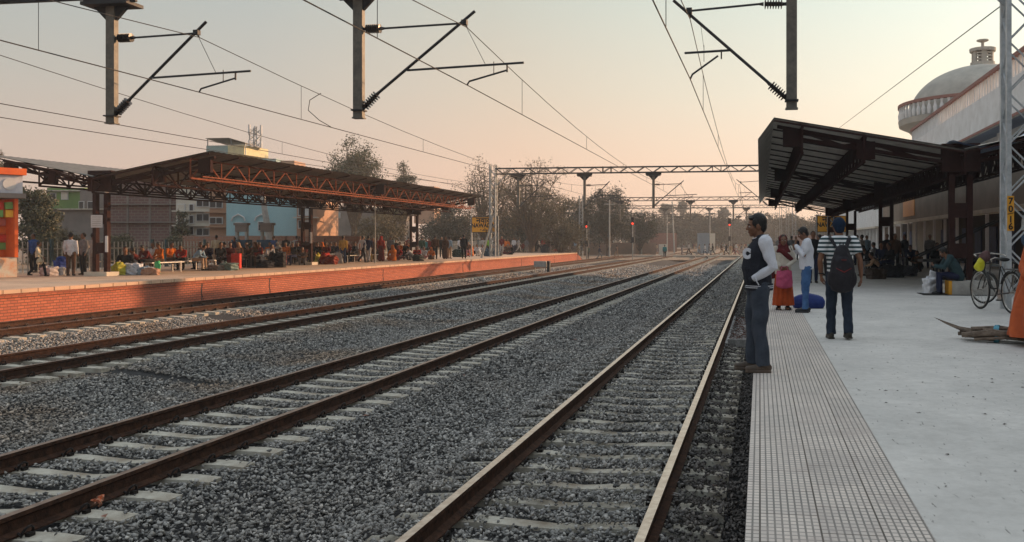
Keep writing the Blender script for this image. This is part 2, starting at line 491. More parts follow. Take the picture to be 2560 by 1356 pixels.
def stones(zc0, zc1, dens, r0, r1, seed):
    A = []
    # sample in view wedge with a side margin so the bed holds from a step aside
    area_n = 0
    n = int(dens * (zc1 - zc0) * 24)
    x = rng.uniform(-21, -.1, n * 1); y = rng.uniform(zc0 - 1, zc1 + .5, n)
    zc = -x * .1494 + y * .9888
    xl = (-70 - 1900) * zc * .9888 / 2250 - .6
    k = (zc > zc0) & (zc <= zc1) & (x > xl)
    x, y, zc = x[k], y[k], zc[k]
    cover = np.zeros(len(x), bool); lift = np.zeros(len(x))
    keep = np.ones(len(x), bool)
    for i, tx in enumerate(TR):
        for s in (-.838, .838): keep &= np.abs(x - tx - s) > .095
        ph = (y - (1.9 + i * .17) + SP / 2) % SP - SP / 2
        on = (np.abs(x - tx) < 1.40) & (np.abs(ph) < .120)
        if i == 0:
            patch = (np.sin(y * 3.1 + x * 2.3) + np.sin(x * 5.7 - y * 1.3) + rng.normal(0, .8, len(x))) > -.25
            patch |= (np.abs(x - tx) > .93) & (rng.random(len(x)) < .93)
            keep &= ~(on & ~patch); lift[on] = .05
            out_ = (np.abs(x - tx) > .95) & (np.abs(x - tx) < 1.6); lift[out_] += .06
        elif i == 2: keep &= ~(on & (rng.random(len(x)) > .12)); lift[on] = .045
        else: keep &= ~(on & (rng.random(len(x)) > .02)); lift[on] = .05
    x, y, lift = x[keep], y[keep], lift[keep]
    z = np.interp(x, PX, PZ) + lift + rng.normal(0, .014, len(x)) - .005 + .02 * np.sin(x * 1.7 + y * .9) * np.sin(y * .63 - x * .4)
    for i, tx in enumerate(TR):
        ins = (np.abs(x - tx) < .72); z[ins] = np.minimum(z[ins], -.185 + .02 + lift[ins] * .6)
    S = rng.uniform(r0, r1, len(x))
    return np.stack([x, y, z], 1), S
Ps = []; Ss = []
for a in ((3.0, 9, 950, .012, .031, 1), (9, 16, 700, .014, .034, 2), (16, 28, 360, .018, .040, 3), (28, 52, 120, .027, .052, 4), (52, 90, 26, .05, .09, 5)):
    p, s = stones(*a); Ps.append(p); Ss.append(s)
P_ = np.concatenate(Ps); S_ = np.concatenate(Ss)
V, F = scatter(P_, S_)
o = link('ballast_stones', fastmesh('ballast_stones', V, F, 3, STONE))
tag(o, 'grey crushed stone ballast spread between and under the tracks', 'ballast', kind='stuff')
print('stones', len(P_))

# ------------------------------------------------------------ right platform
GROOVE = brickmat('grooved_platform_tile', (.72, .63, .56), (.64, .565, .51), (.24, .22, .20), .0365, .055, .0055, 'XY', .8, 0, .5, (.42, .36, .33), 2.2)
# wider joints between the tiles
t = GROOVE.node_tree; b = t.nodes['Principled BSDF']
lk = b.inputs['Base Color'].links[0]; src = lk.from_socket
co = N(t, 'ShaderNodeTexCoord'); s_ = N(t, 'ShaderNodeSeparateXYZ'); c_ = N(t, 'ShaderNodeCombineXYZ')
t.links.new(co.outputs['Object'], s_.inputs[0]); t.links.new(s_.outputs['Y'], c_.inputs[0]); t.links.new(s_.outputs['X'], c_.inputs[1])
br = N(t, 'ShaderNodeTexBrick', offset=.37)
br.inputs['Scale'].default_value = 1; br.inputs['Brick Width'].default_value = .44; br.inputs['Row Height'].default_value = .292
br.inputs['Mortar Size'].default_value = .005; br.inputs['Mortar Smooth'].default_value = .3
br.inputs['Color1'].default_value = (1, 1, 1, 1); br.inputs['Color2'].default_value = (.86, .87, .88, 1); br.inputs['Mortar'].default_value = (.42, .40, .38, 1)
t.links.new(c_.outputs[0], br.inputs['Vector'])
mi = N(t, 'ShaderNodeMix', data_type='RGBA', blend_type='MULTIPLY'); mi.inputs['Factor'].default_value = 1
t.links.new(src, mi.inputs[6]); t.links.new(br.outputs['Color'], mi.inputs[7]); t.links.new(mi.outputs[2], b.inputs['Base Color'])
m = MB().box((-.07, -3, -.62), (.81, 125, .734))
tag(m.build('platform_tile_edge', GROOVE), kind='structure')
PLAT = bpy.data.materials.new('worn_platform_concrete'); PLAT.use_nodes = True
t = PLAT.node_tree; b = t.nodes['Principled BSDF']; b.inputs['Roughness'].default_value = .8; b.inputs['Specular IOR Level'].default_value = .3
co = N(t, 'ShaderNodeTexCoord')
n1 = N(t, 'ShaderNodeTexNoise', Scale=.9, Detail=8, Roughness=.62); n2 = N(t, 'ShaderNodeTexNoise', Scale=9, Detail=6, Roughness=.7)
mp = N(t, 'ShaderNodeMapping'); mp.inputs['Scale'].default_value = (20, 5, 1); mp.inputs['Rotation'].default_value = (0, 0, .9)
n3 = N(t, 'ShaderNodeTexNoise', Scale=1.6, Detail=3)
for a in (n1, n2): t.links.new(co.outputs['Object'], a.inputs['Vector'])
t.links.new(co.outputs['Object'], mp.inputs[0]); t.links.new(mp.outputs[0], n3.inputs['Vector'])
r1 = N(t, 'ShaderNodeValToRGB'); r1.color_ramp.elements[0].position = .3; r1.color_ramp.elements[1].position = .7
r1.color_ramp.elements[0].color = (.50, .485, .46, 1); r1.color_ramp.elements[1].color = (.66, .635, .60, 1)
r2 = N(t, 'ShaderNodeValToRGB'); r2.color_ramp.elements[0].position = .34; r2.color_ramp.elements[1].position = .6
r2.color_ramp.elements[0].color = (.86, .855, .85, 1); r2.color_ramp.elements[1].color = (1, 1, 1, 1)
r3 = N(t, 'ShaderNodeValToRGB'); r3.color_ramp.elements[0].position = .26; r3.color_ramp.elements[1].position = .34
r3.color_ramp.elements[0].color = (.38, .37, .36, 1); r3.color_ramp.elements[1].color = (1, 1, 1, 1)
t.links.new(n1.outputs['Fac'], r1.inputs[0]); t.links.new(n2.outputs['Fac'], r2.inputs[0]); t.links.new(n3.outputs['Fac'], r3.inputs[0])
ma = N(t, 'ShaderNodeMix', data_type='RGBA', blend_type='MULTIPLY'); ma.inputs['Factor'].default_value = 1
mb_ = N(t, 'ShaderNodeMix', data_type='RGBA', blend_type='MULTIPLY'); mb_.inputs['Factor'].default_value = 1
t.links.new(r1.outputs[0], ma.inputs[6]); t.links.new(r2.outputs[0], ma.inputs[7])
t.links.new(ma.outputs[2], mb_.inputs[6]); t.links.new(r3.outputs[0], mb_.inputs[7]); t.links.new(mb_.outputs[2], b.inputs['Base Color'])
bn = N(t, 'ShaderNodeBump', Strength=.25, Distance=.01); t.links.new(n2.outputs['Fac'], bn.inputs['Height']); t.links.new(bn.outputs[0], b.inputs['Normal'])
m = MB().box((.813, -3, -.62), (30, 125, .731))
tag(m.build('platform_paving', PLAT), kind='structure')
# debris on the platform and along the tracks
LEAF = pm('dry_leaf_litter', (.17, .06, .035), (.06, .03, .02), 20, .95, island=True)
def litter(name, pts, s0, s1, mat, label, catg):
    V = []; F = []
    for i, (x, y, z) in enumerate(pts):
        a = rnd.uniform(0, 6.3); s = rnd.uniform(s0, s1); t_ = rnd.uniform(.3, .7)
        dz = rnd.uniform(.1, .5) * s
        V += [(x + s * math.cos(a), y + s * math.sin(a), z + .004), (x - s * t_ * math.sin(a), y + s * t_ * math.cos(a), z + dz + .004),
              (x - s * math.cos(a), y - s * math.sin(a), z + .004), (x + s * t_ * math.sin(a), y - s * t_ * math.cos(a), z + .01)]
        F += [(4 * i, 4 * i + 1, 4 * i + 2, 4 * i + 3)]
    return tag(MB().add(V, F).build(name, mat), label, catg, kind='stuff')
litter('platform_debris', [(rnd.uniform(.9, 4.4), rnd.triangular(4, 24, 8), .731) for _ in range(130)], .006, .022, pm('dark_crumbs', (.09, .07, .06), (.03, .03, .03), 20, .9), 'dark crumbs and dry bits scattered on the grey platform concrete', 'debris')
litter('leaf_litter', [(rnd.uniform(-.74, -.14), rnd.uniform(20.1, 27), -.14) for _ in range(1300)], .015, .045, LEAF, 'reddish dry leaves filling the trough beside the platform edge', 'leaves')
litter('track_litter', [(x, y, float(np.interp(x, PX, PZ)) + .03) for x, y in [(rnd.uniform(-9, -.3), rnd.triangular(5, 34, 9)) for _ in range(60)]], .02, .06, pm('faded_litter', (.5, .48, .45), (.25, .10, .06), 20, .8, island=True), 'small faded scraps of litter lying on the ballast', 'litter')
m = MB().box((-.76, 19.9, -.45), (-.70, 27.2, -.12)).box((-.70, 19.88, -.45), (-.08, 19.99, -.03)).box((-.70, 20, -.45), (-.08, 27.2, -.16))
tag(m.build('drain_trough', pm('wet_drain_concrete', (.42, .41, .40), (.2, .19, .18), 6, .8)), 'concrete drain trough of leaves between near rail and platform edge', 'trough')

# ------------------------------------------------------------ left platform
BRICK = brickmat('red_platform_brick', (.50, .15, .085), (.38, .11, .065), (.17, .08, .055), .24, .085, .012, 'YZ', .9, .5, .7, (.26, .085, .055), .35)
COPING = brickmat('stone_coping', (.62, .40, .27), (.50, .34, .24), (.20, .13, .09), .62, .5, .02, 'YX', .85, 0, .4, (.42, .30, .22), 2)
LPLAT = pm('earthy_platform_paving', (.50, .36, .26), (.36, .26, .19), .8, .9, 0, .3, 12, detail=8)
LX = -21.0; LE = 102.5
m = MB().box((-34, 5, -.62), (LX - .35, LE, .730)); tag(m.build('left_platform_paving', LPLAT), kind='structure')
wall = thing('platform_wall', 'sunlit red brick retaining wall of the far platform with stone coping', 'wall', (0, 0, 0))
MB().box((LX - .34, 5, -.62), (LX - .05, LE, .50)).add([(LX - .34, LE, -.62), (LX - .05, LE, -.62), (LX - .05, LE, .734), (LX - .34, LE, .734), (LX - .34, LE + 4, -.62), (LX - .05, LE + 4, -.62), (LX - .05, LE + 4, -.25), (LX - .34, LE + 4, -.25)], [(0, 1, 2, 3), (1, 5, 6, 2), (2, 6, 7, 3), (3, 7, 4, 0), (4, 7, 6, 5)]).build('brickwork', BRICK, wall)
MB().box((LX - .34, 5, .503), (LX - .02, LE, .565)).box((LX - .34, 5, .568), (LX + .01, LE, .63)).build('corbel_course', BRICK, wall)
for jy in (31.5, 36.3, 48.2, 62, 78, 91):
    MB().box((LX - .05, jy, -.55), (LX - .046, jy + .05, .50)).tube([(LX - .045, jy + .1, .5), (LX - .045, jy - .02, .2), (LX - .045, jy + .12, -.1), (LX - .045, jy + .03, -.5)], .012, 4).build('joint_crack', DARKST, wall)
m = MB(); y = 5
while y < LE:
    w = rnd.uniform(.55, .7); m.box((LX - .35 + rnd.uniform(-.01, 0), y, .634), (LX + .04 + rnd.uniform(-.012, .012), min(LE, y + w - .012), .742 + rnd.uniform(-.006, .006))); y += w
m.build('coping', COPING, wall)
# ------------------------------------------------------------ overhead line
def insulator(c0, c1, parent, name='insulator', n=9):
    """ribbed porcelain body between two points with end caps"""
    c0 = np.array(c0, float); c1 = np.array(c1, float); d = c1 - c0; L = np.linalg.norm(d); m = MB()
    pts = []; rr = []
    for k in range(7):
        t0 = .16 + .68 * k / 7
        for a, r in ((0, .045), (.02, .105), (.045, .108), (.06, .045)):
            pts.append(c0 + d * (t0 + a)); rr.append(r)
    m.tube(pts, rr, n)
    m.tube([c0, c0 + d * .17], [.025, .045], 6).tube([c0 + d * .83, c1], [.045, .025], 6)
    return m.build(name, PORC, parent)
BOOM_Z0, BOOM_Z1 = 7.94, 8.50
def cantilever(root, X, tx, s, zt=7.0, fine=True):
    """s=+1 reaches to +X; tx is the track-side wire position"""
    m = MB(); r = .034 if fine else .04
    top = (tx + s * .18 , 0, 7.24); joint = (tx - s * .06, 0, 6.98); low = (X + s * .12, 0, 5.17); foot = (X + s * .42, 0, 5.44)
    mid = tuple(foot[i] + (joint[i] - foot[i]) * .20 for i in range(3))
    L = abs(tx - X)
    c0 = np.array(foot); c1 = np.array(top)
    m.tube([foot, top], r, 7)
    tie0 = (X + s * .62, 0, 6.93)
    m.tube([tie0, joint], r * .7, 6)
    # register arm and its steady arm
    rj = c0 + (c1 - c0) * .315
    if L > 1.5:
        ra0 = (rj[0], 0, rj[2] - .05) ; ra1 = (tx + s * .75, 0, 5.87) if fine else (tx + s * .7, 0, 5.9)
    m.tube([(rj[0], 0, rj[2] - .04), (tx + s * 1.30, 0, 6.06)], r * .75, 6)
    m.bar((tx + s * .92, 0, 6.05), (tx + s * .92, 0, 5.86), .03)
    m.tube([(tx + s * .90, 0, 5.90), (tx + s * .05, 0, 5.68), (tx, 0, 5.60)], r * .62, 6)
    m.bar((tx + s * .62, -.015, 6.10), (tx + s * .62, -.015, 5.80), .014)
    m.box((joint[0] - .06, -.06, 6.94), (joint[0] + .06, .06, 7.05)).bar(joint, (tx, 0, 6.88), .03)
    m.bar((tx, 0, 6.86), (tx + s * .42, 0, 6.05), .010)
    cl = m.build('cantilever_arm', DARKST, root)
    insulator((X + s * .10, 0, 6.93), tie0, cl); insulator((X + s * .07, 0, 5.10), (foot[0] + s * .1, 0, foot[2] + .085), cl)
    b = MB().bar((X, 0, 6.93), (X + s * .16, 0, 6.93), .06).bar((X, 0, 5.1), (X + s * .13, 0, 5.15), .07).box((X - .14, -.13, 5.07), (X + .14, .13, 5.10))
    b.build('arm_bracket', DARKST, cl)
def cant_right(root, X, tx):
    # the platform side dropper: register arm hangs back towards the track
    s = -1; m = MB(); r = .034
    top = (tx + s * .36, 0, 7.30); joint = (tx + s * .12 + .1, 0, 7.06); foot = (X + s * .42, 0, 5.42)
    m.tube([foot, top], r, 7); tie0 = (X + s * .68, 0, 7.15); m.tube([tie0, joint], r * .7, 6)
    c0 = np.array(foot); c1 = np.array(top); rj = c0 + (c1 - c0) * .42
    m.tube([(rj[0], 0, rj[2] - .02), (tx - .12, 0, rj[2] - .05)], r * .75, 6)
    m.bar((rj[0] - .18, 0, rj[2]), (rj[0] - .18, 0, rj[2] - .2), .03)
    m.tube([(rj[0] - .25, 0, rj[2] - .13), (tx + .05, 0, 5.70), (tx, 0, 5.60)], r * .62, 6)
    m.bar((rj[0] - .55, -.015, rj[2] + .1), (rj[0] - .55, -.015, rj[2] - .25), .012)
    m.box((joint[0] - .06, -.06, 7.0), (joint[0] + .06, .06, 7.12)).bar(joint, (tx, 0, 6.9), .03)
    m.bar((c0 + (c1 - c0) * .72), (tx + .3, 0, rj[2]), .008)
    cl = m.build('cantilever_arm', DARKST, root)
    insulator((X + s * .10, 0, 7.13), tie0, cl); insulator((X + s * .07, 0, 5.10), (foot[0] + s * .1, 0, foot[2] + .085), cl)
    MB().bar((X, 0, 7.13), (X + s * .16, 0, 7.13), .06).bar((X, 0, 5.1), (X + s * .13, 0, 5.15), .07).box((X - .14, -.13, 5.07), (X + .14, .13, 5.10)).build('arm_bracket', DARKST, cl)
def dropper(root, X):
    m = MB().box((X - .11, -.075, 4.93), (X + .11, .075, 7.72)).box((X - .13, -.095, 4.90), (X + .13, .095, 4.93))
    d = m.build('drop_post', STEELD, root)
    g = MB().prism([(-.13, -.0), (.13, 0), (.45, .32), (-.45, .32)], (X, -.04, 7.36), (1, 0, 0), (0, 0, 1), (0, .08, 0))
    g.box((X - .60, -.30, 7.68), (X + .60, .30, 7.76)).box((X - .68, -.10, 7.76), (X + .68, -.02, 7.93))
    g.build('hanger_plate', DARKST, d)
STEELD = pm('weathered_portal_steel', (.17, .155, .13), (.10, .095, .085), 7, .6, .25, .2, 30)
def portal(y, drops, xl, xr, label, far=False, masts=(1, 1), cants=None):
    root = thing('overhead_line_portal', label, 'railway portal', (0, y, 0), 0, 'overhead line portals across the tracks')
    m = MB()
    for yy in (-.225, .225):
        for zz in (BOOM_Z0 + .04, BOOM_Z1 - .04): m.bar((xl, yy, zz), (xr, yy, zz), .09)
        n = int((xr - xl) / .72); d = (xr - xl) / n
        for k in range(n):
            a, b_ = (BOOM_Z0 + .04, BOOM_Z1 - .04) if k % 2 else (BOOM_Z1 - .04, BOOM_Z0 + .04)
            m.bar((xl + k * d, yy, a), (xl + (k + 1) * d, yy, b_), .035 if not far else .05)
    for k in range(int((xr - xl) / 1.44)):
        m.bar((xl + k * 1.44, -.225, BOOM_Z0 + .04), (xl + k * 1.44 + .72, .225, BOOM_Z0 + .04), .035)
    w = (xr - xl)
    for f_ in (.335, .36, .665, .69):
        m.box((xl + w * f_ - .03, -.28, BOOM_Z0 - .02), (xl + w * f_ + .03, .28, BOOM_Z1 + .02))
    m.build('boom', DARKST, root)
    for s, x in ((0, xl), (1, xr)):
        if not masts[s]: continue
        m = MB(); sx = 1 if s else -1
        X0, X1 = (x - .02, x + .48) if s else (x - .48, x + .02)
        for a in (X0, X1):
            for b_ in (-.225, .225):
                m.bar((a, b_, -.4 if not s else .5), (a, b_, 10.6 if s else 8.8), .11 if not far else .12, .09)
        z = .95 if s else 0; k = 0; st = .52
        while z < 8.2:
            lo, hi = z, z + st
            if k % 2: lo, hi = hi, lo
            for b_ in (-.225, .225): m.bar((X0, b_, lo), (X1, b_, hi), .03 if not far else .05)
            for a in (X0, X1): m.bar((a, -.225, lo), (a, .225, hi), .03 if not far else .05)
            z += st; k += 1
        m.bar((x + (-.02 if s else .02), 0, BOOM_Z0 - 1.0), (x - sx * 1.0, 0, BOOM_Z0), .07)
        m.build('mast', MASTP if s and not far else GALV, root)
    for X in drops: dropper(root, X)
    for c in (cants or []):
        if c[2] < 0: cant_right(root, c[0], c[1])
        else: cantilever(root, c[0], c[1], 1, fine=not far)
    return root
p1 = portal(19.3, [-15.2, -9.0, .66], -24.6, 4.97, 'nearest lattice portal over the tracks with its drop posts and cantilever arms',
            cants=[(-15.2, -12.95, 1), (-9.0, -6.45, 1), (.66, -1.48, -1)])
DR = [(-20.9, -18.7, 1), (-15.0, -13.0, 1), (-9.0, -6.6, 1)]
portal(76.5, [-20.9, -15.0, -9.0], -22.95, 5.6, 'second lattice portal whose mast stands beside the yellow name board', far=True, cants=DR + [(.7, -1.6, -1)])
for y, la, dd in ((131, 'third lattice portal above the people crossing the tracks', (-20.4, -10.0, -3.8)), (162, 'fourth lattice portal in the haze past the walkway', (-17, -9, -2.4)),
              (216, 'fifth lattice portal far off in the haze', (-19, -12, -5)), (270, 'sixth lattice portal far off and faint', (-17, -10, -4)), (330, 'farthest faint lattice portal at the end of the line', (-16, -9, -3))):
    portal(y, list(dd), -26, 4.6, la, far=True, cants=[(d, d + 2.3, 1) for d in dd])
# number plate on the near mast
pl = thing('mast_number_plate', 'yellow number plate on the grey lattice mast reading 70 over 16', 'sign', (4.97, 19.3 - .225 - .065, 0))
MB().box((-.065, -.012, 2.33), (.065, .0, 3.03)).build('plate', YEL, pl)
def text(s, size, name, mat, parent, loc, rot=(R(90), 0, 0), font=None, sx=1, ext=.004, bold=0):
    cu = bpy.data.curves.new('t', 'FONT'); cu.body = s; cu.size = size; cu.align_x = 'CENTER'; cu.extrude = ext; cu.offset = bold
    if font: cu.font = font
    to = bpy.data.objects.new('t', cu); col.objects.link(to)
    dg = bpy.context.evaluated_depsgraph_get()
    me = bpy.data.meshes.new_from_object(to.evaluated_get(dg)); bpy.data.objects.remove(to)
    me.materials.clear(); me.materials.append(mat)
    o = link(name, me, parent); o.location = loc; o.rotation_euler = rot; o.scale = (sx, 1, 1)
    return o
for ch, z in (('7', 2.87), ('0', 2.71), ('1', 2.50), ('6', 2.36)):
    text(ch, .18, 'number', LETTER, pl, (0, -.018, z), bold=.004)
MB().bar((-.06, -.017, 2.665), (.06, -.017, 2.69), .014).build('divider_bar', LETTER, pl)

# wires
def span(x0, x1, y0, y1, z0, z1, sag, n=14):
    return [(x0 + (x1 - x0) * k / n, y0 + (y1 - y0) * k / n, z0 + (z1 - z0) * k / n - sag * 4 * (k / n) * (1 - k / n)) for k in range(n + 1)]
SUP = [-37, 19.3, 76.5, 131, 162, 216, 270, 330]
def ohl(txs, label):
    root = thing('overhead_wire', label, 'overhead wire', (txs[1], 19.3, 5.6), 0, 'overhead wires along the tracks')
    o = Vector(root.location)
    cw = MB(); mw = MB()
    for k in range(len(SUP) - 1):
        ya, yb = SUP[k], SUP[k + 1]; xa, xb = txs[k % len(txs)], txs[(k + 1) % len(txs)]
        r = .012 if ya < 70 else .02
        sg = 1.05 * ((yb - ya) / 57) ** 2
        P = span(xa, xb, ya, yb, 6.88, 6.88, sg); C = span(xa, xb, ya, yb, 5.6, 5.6, 0, 2)
        mw.tube([Vector(p) - o for p in P], r * .85, 5); cw.tube([Vector(p) - o for p in C], r, 5)
        if ya < 140:
            nd = max(3, int((yb - ya) / 8.5))
            for q in range(nd):
                t_ = (q + .5) / nd; x = xa + (xb - xa) * t_; y = ya + (yb - ya) * t_
                if y < 3: continue
                zt = 6.88 - sg * 4 * t_ * (1 - t_)
                if zt - 5.6 < .12: continue
                MB().tube([Vector((x, y, 5.6)) - o, Vector((x, y, zt)) - o], .007 if y < 60 else .010, 4).build('dropper_wire', WIREM, root)
    cw.build('contact_wire', WIREM, root); mw.build('carrier_wire', WIREM, root)
    return root
ohl([-1.9, -1.48, -1.7], 'overhead wire pair above the track nearest the paved platform')
ohl([-6.8, -6.45, -6.7], 'overhead wire pair above the second track, crossing the picture centre')
w3 = ohl([-13.4, -12.95, -13.2], 'overhead wire pair above the third track with a looping jumper')
ohl([-18.6, -19.0, -18.7], 'lowest overhead wire pair above the track by the brick platform')
jl = [Vector(p) - Vector((-12.95, 19.3, 5.6)) for p in ((-13.0, 25.3, 6.55), (-13.2, 25.0, 6.3), (-13.25, 25.0, 6.0), (-13.1, 25.4, 5.75), (-12.98, 25.9, 5.61))]
MB().tube(jl, .012, 5).build('jumper_cable', WIREM, w3)
m = MB().tube(span(-23.2, -22.8, -37, 76.5, 6.7, 6.7, .8, 20), .014, 5); tag(m.build('feeder_wire', WIREM), 'single bare feeder wire running high above the brick platform edge', 'wire')
m = MB().tube(span(4.97, 5.2, 19.2, 76.5, 7.0, 10.5, .0, 3), .013, 5); tag(m.build('earth_wire', WIREM), 'straight earth wire rising from the number plate mast over the canopy', 'wire')

# ------------------------------------------------------------ platform canopies
def canopy(xc, wl, wr, y0, y1, cols, zv, ze, label, hook, sheetm, steel, zbase=.734, lights=False):
    root = thing('platform_canopy', label, 'canopy', (xc, y0, zbase))
    ox, oy, oz = xc, y0, zbase
    L = y1 - y0
    # corrugated butterfly roof, ridges run down each wing
    m = MB(); n = int(L / .19)
    prof = [(-wl, ze), (0, zv), (wr, ze)]
    if hook: prof = [(-wl - .46, ze - .62), (-wl, ze), (0, zv), (wr, ze - .1)]
    V = []; F = []; k = len(prof)
    for i in range(n + 1):
        dz = .022 * (i % 2)
        for x, z in prof: V.append((x, L * i / n, z - oz + dz + .05))
    for i in range(n):
        for j in range(k - 1): F.append((i * k + j, i * k + j + 1, (i + 1) * k + j + 1, (i + 1) * k + j))
    q = len(V); V += [(a, b, c + .025) for a, b, c in V]; F += [tuple(reversed([v + q for v in f])) for f in F]
    m.add(V, F); m.build('roof_sheeting', sheetm, root)
    slope = lambda x: zv + (ze - zv) * (abs(x) / (wl if x < 0 else wr))
    # lengthwise lattice girders
    offs = [(-wl + .8, .75), (-wl * .52, .70), (0, .55), (wr * .52, .70), (wr - .8, .75)]
    for gi, (x, dp) in enumerate(offs):
        m = MB(); zt = slope(x) - .06 - oz; zb = zt - dp if x else 4.02 - oz
        w = .07
        edge = gi in (0, 4)
        m.bar((x, 0, zt), (x, L, zt), w).bar((x, 0, zb), (x, L, zb), w)
        st = 1.0 if hook else 1.9 if edge else 1.5; nn = int(L / st); st = L / nn
        for i in range(nn):
            m.bar((x, i * st, zb), (x, i * st + st / 2, zt), .05).bar((x, i * st + st / 2, zt), (x, (i + 1) * st, zb), .05)
            m.bar((x, i * st, zb), (x, i * st, zt), .045)
            if not edge: m.bar((x + .05, i * st, zt), (x + .05, (i + 1) * st, zb), .04)
        if lights and gi == 4:
            for i in range(int(L / 1.9)):   # slanted catwalk plates hung on the eave girder
                m.bar((x - .28, i * 1.9 + .3, zb - .10), (x + .02, i * 1.9 + 1.5, zb - .02), .16, .03)
            m.bar((x + .10, .6, zb + .10), (x + .10, L + .5, zb + .10), .05)
        m.build('lattice_girder', LITMAROON if lights and gi == 4 else steel, root)
    # purlins
    m = MB(); n2 = max(2, int(L / 2.0))
    for i in range(n2 + 1):
        y = L * i / n2
        for s, w_ in ((-1, wl), (1, wr)):
            if s > 0 and hook: m.bar((0, y, zv - .02 - oz), (w_, y, ze - .12 - oz), .05)
            else: m.bar((0, y, zv - .02 - oz), (s * w_, y, ze - .02 - oz), .05)
    m.build('purlins', steel, root)
    # frames at the columns and at both ends
    for y in cols:
        yy = y - oy
        m = MB()
        for s in (-1, 1): m.box((s * .245 - .075, yy - .10, 0), (s * .245 + .075, yy + .10, 3.9 - oz + .1))
        for z0 in (.9, 2.05): m.box((-.165, yy - .08, z0), (.165, yy + .08, z0 + .42))
        m.build('column', steel, root)
        a = MB().box((-.52, yy - .12, 3.36), (.52, yy + .12, 4.18 if not hook else 4.16)); a.build('gusset_plate', steel, root)
        r_ = MB()
        for s, w_ in ((-1, wl), (1, wr)):
            zb0 = 3.62; ze_ = ze - (.1 if s > 0 and hook else 0)
            r_.bar((s * .3, yy, zb0), (s * (w_ - .3), yy, ze_ - .42 - oz), .13, .10)
            r_.bar((s * .3, yy, zv - .12 - oz), (s * (w_ - .1), yy, ze_ - .12 - oz), .10)
            for f0, f1 in ((.22, .50), (.62, .50), (.62, .86)):
                xa, xb = s * w_ * f0, s * w_ * f1
                zt = lambda x: zv + (ze_ - zv) * abs(x) / w_ - .12 - oz
                zbt = lambda x: zb0 + (ze_ - .42 - oz - zb0) * (abs(x) - .3) / (w_ - .6)
                r_.bar((xa, yy, zbt(xa)), (xb, yy, zt(xb)), .08)
            for f_ in (.5, .9):
                xa = s * w_ * f_; zt = zv + (ze_ - zv) * f_ - .1 - oz
                r_.box((xa - .26, yy - .09, zt - .52), (xa + .26, yy + .09, zt - .02))
        r_.build('roof_truss', steel, root)
        MB().box((-.5, yy - .35, -.004), (.5, yy + .35, .16)).build('column_base', CREAM, root)
    return root
SHEETG = pm('ribbed_grey_sheet', (.66, .62, .55), (.44, .40, .35), 2, .5, .4, .1, 20)
canopy(-25.9, 4.5, 5.0, 31.8, 65.8, [32.3, 48.7, 65.0], 4.58, 5.5, 'long butterfly roofed canopy with rusty lattice girders on the far platform', False, SHEET, DMAROON, lights=True)
canopy(5.65, 5.25, 4.1, 26.2, 73.6, [26.8, 42.1, 57.9, 73.0], 4.62, 5.6, 'butterfly roofed canopy with ribbed underside on the paved platform', True, SHEETG, DMAROON)
# blue tarp sagging in the roof gap
m = MB(); V = []; F = []; nx, ny = 14, 6
for i in range(nx + 1):
    for j in range(ny + 1):
        u, v = i / nx, j / ny
        V.append((5.35 + 5.0 * u, 26.3 + 3.2 * v, 4.95 + .9 * u - .42 * math.sin(math.pi * min(1, u * 1.9)) * (u < .53) + .03 * math.sin(9 * v + 5 * u)))
for i in range(nx):
    for j in range(ny): F.append((i * (ny + 1) + j, (i + 1) * (ny + 1) + j, (i + 1) * (ny + 1) + j + 1, i * (ny + 1) + j + 1))
q = len(V); V += [(a, b, c - .012) for a, b, c in V]; F += [tuple(reversed([x + q for x in f])) for f in F]
m.add(V, F); tag(m.build('blue_tarpaulin', pm('blue_tarp_plastic', (.12, .20, .42), (.28, .33, .42), 2, .35), smooth=True), 'blue tarpaulin sagging over the valley of the near canopy roof', 'tarpaulin')

# ------------------------------------------------------------ station building on the right
b_ = thing('station_building', 'white station building with parapet balusters behind the paved platform canopy', 'building', (10.6, -10, .73))
def bb(n, x0, x1, y0, y1, z0, z1, mat, par=b_):
    return MB().box((x0 - 10.6, y0 + 10, z0 - .73), (x1 - 10.6, y1 + 10, z1 - .73)).build(n, mat, par)
YE = 66.0
bb('upper_wall', 11.9, 24, -10, YE, 5.9, 8.8, WHITEP)
bb('fascia', 10.6, 10.9, -10, YE, 7.45, 9.05, WHITEP)
bb('soffit_slab', 10.9, 12.0, -10, YE, 7.45, 7.62, pm('blue_grey_soffit', (.30, .36, .48), (.25, .30, .42), 2, .8))
bb('fascia_band', 10.57, 10.6, -10, YE, 7.38, 7.50, pm('terracotta_trim_paint', (.30, .15, .12), (.24, .12, .10), 3, .8))
TRIM = MATS['terracotta_trim_paint']
bb('parapet_rail', 10.50, 10.98, -10, YE, 9.83, 9.99, TRIM)
bb('roof_slab', 10.95, 24, -10, YE, 8.85, 9.03, WHITEP)
m = MB(); k = 0; y = -9.6
while y < YE:
    m.box((.02, y + 10, 8.55 - .73), (.24, y + 10.17, 9.83 - .73)); y += .52
bal = m.build('parapet_balusters', WHITEP, b_)
for i, y in enumerate(np.arange(-8, YE, 6.8)):
    bb('pilaster', 11.6, 11.9, y, y + .45, 5.9, 7.44, WHITEP)
    w_ = bb('window', 11.82, 11.9, y + 1.6, y + 5.2, 6.1, 7.1, DARKST)
LOWW = pm('shaded_beige_plaster', (.27, .21, .165), (.20, .16, .125), .8, .85, 0, .15, 12)  # beige darkened: the canopy's shade is put into the colour
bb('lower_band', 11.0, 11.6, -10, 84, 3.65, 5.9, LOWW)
bb('ledge', 10.75, 11.0, -10, 84, 3.45, 3.66, CREAM)
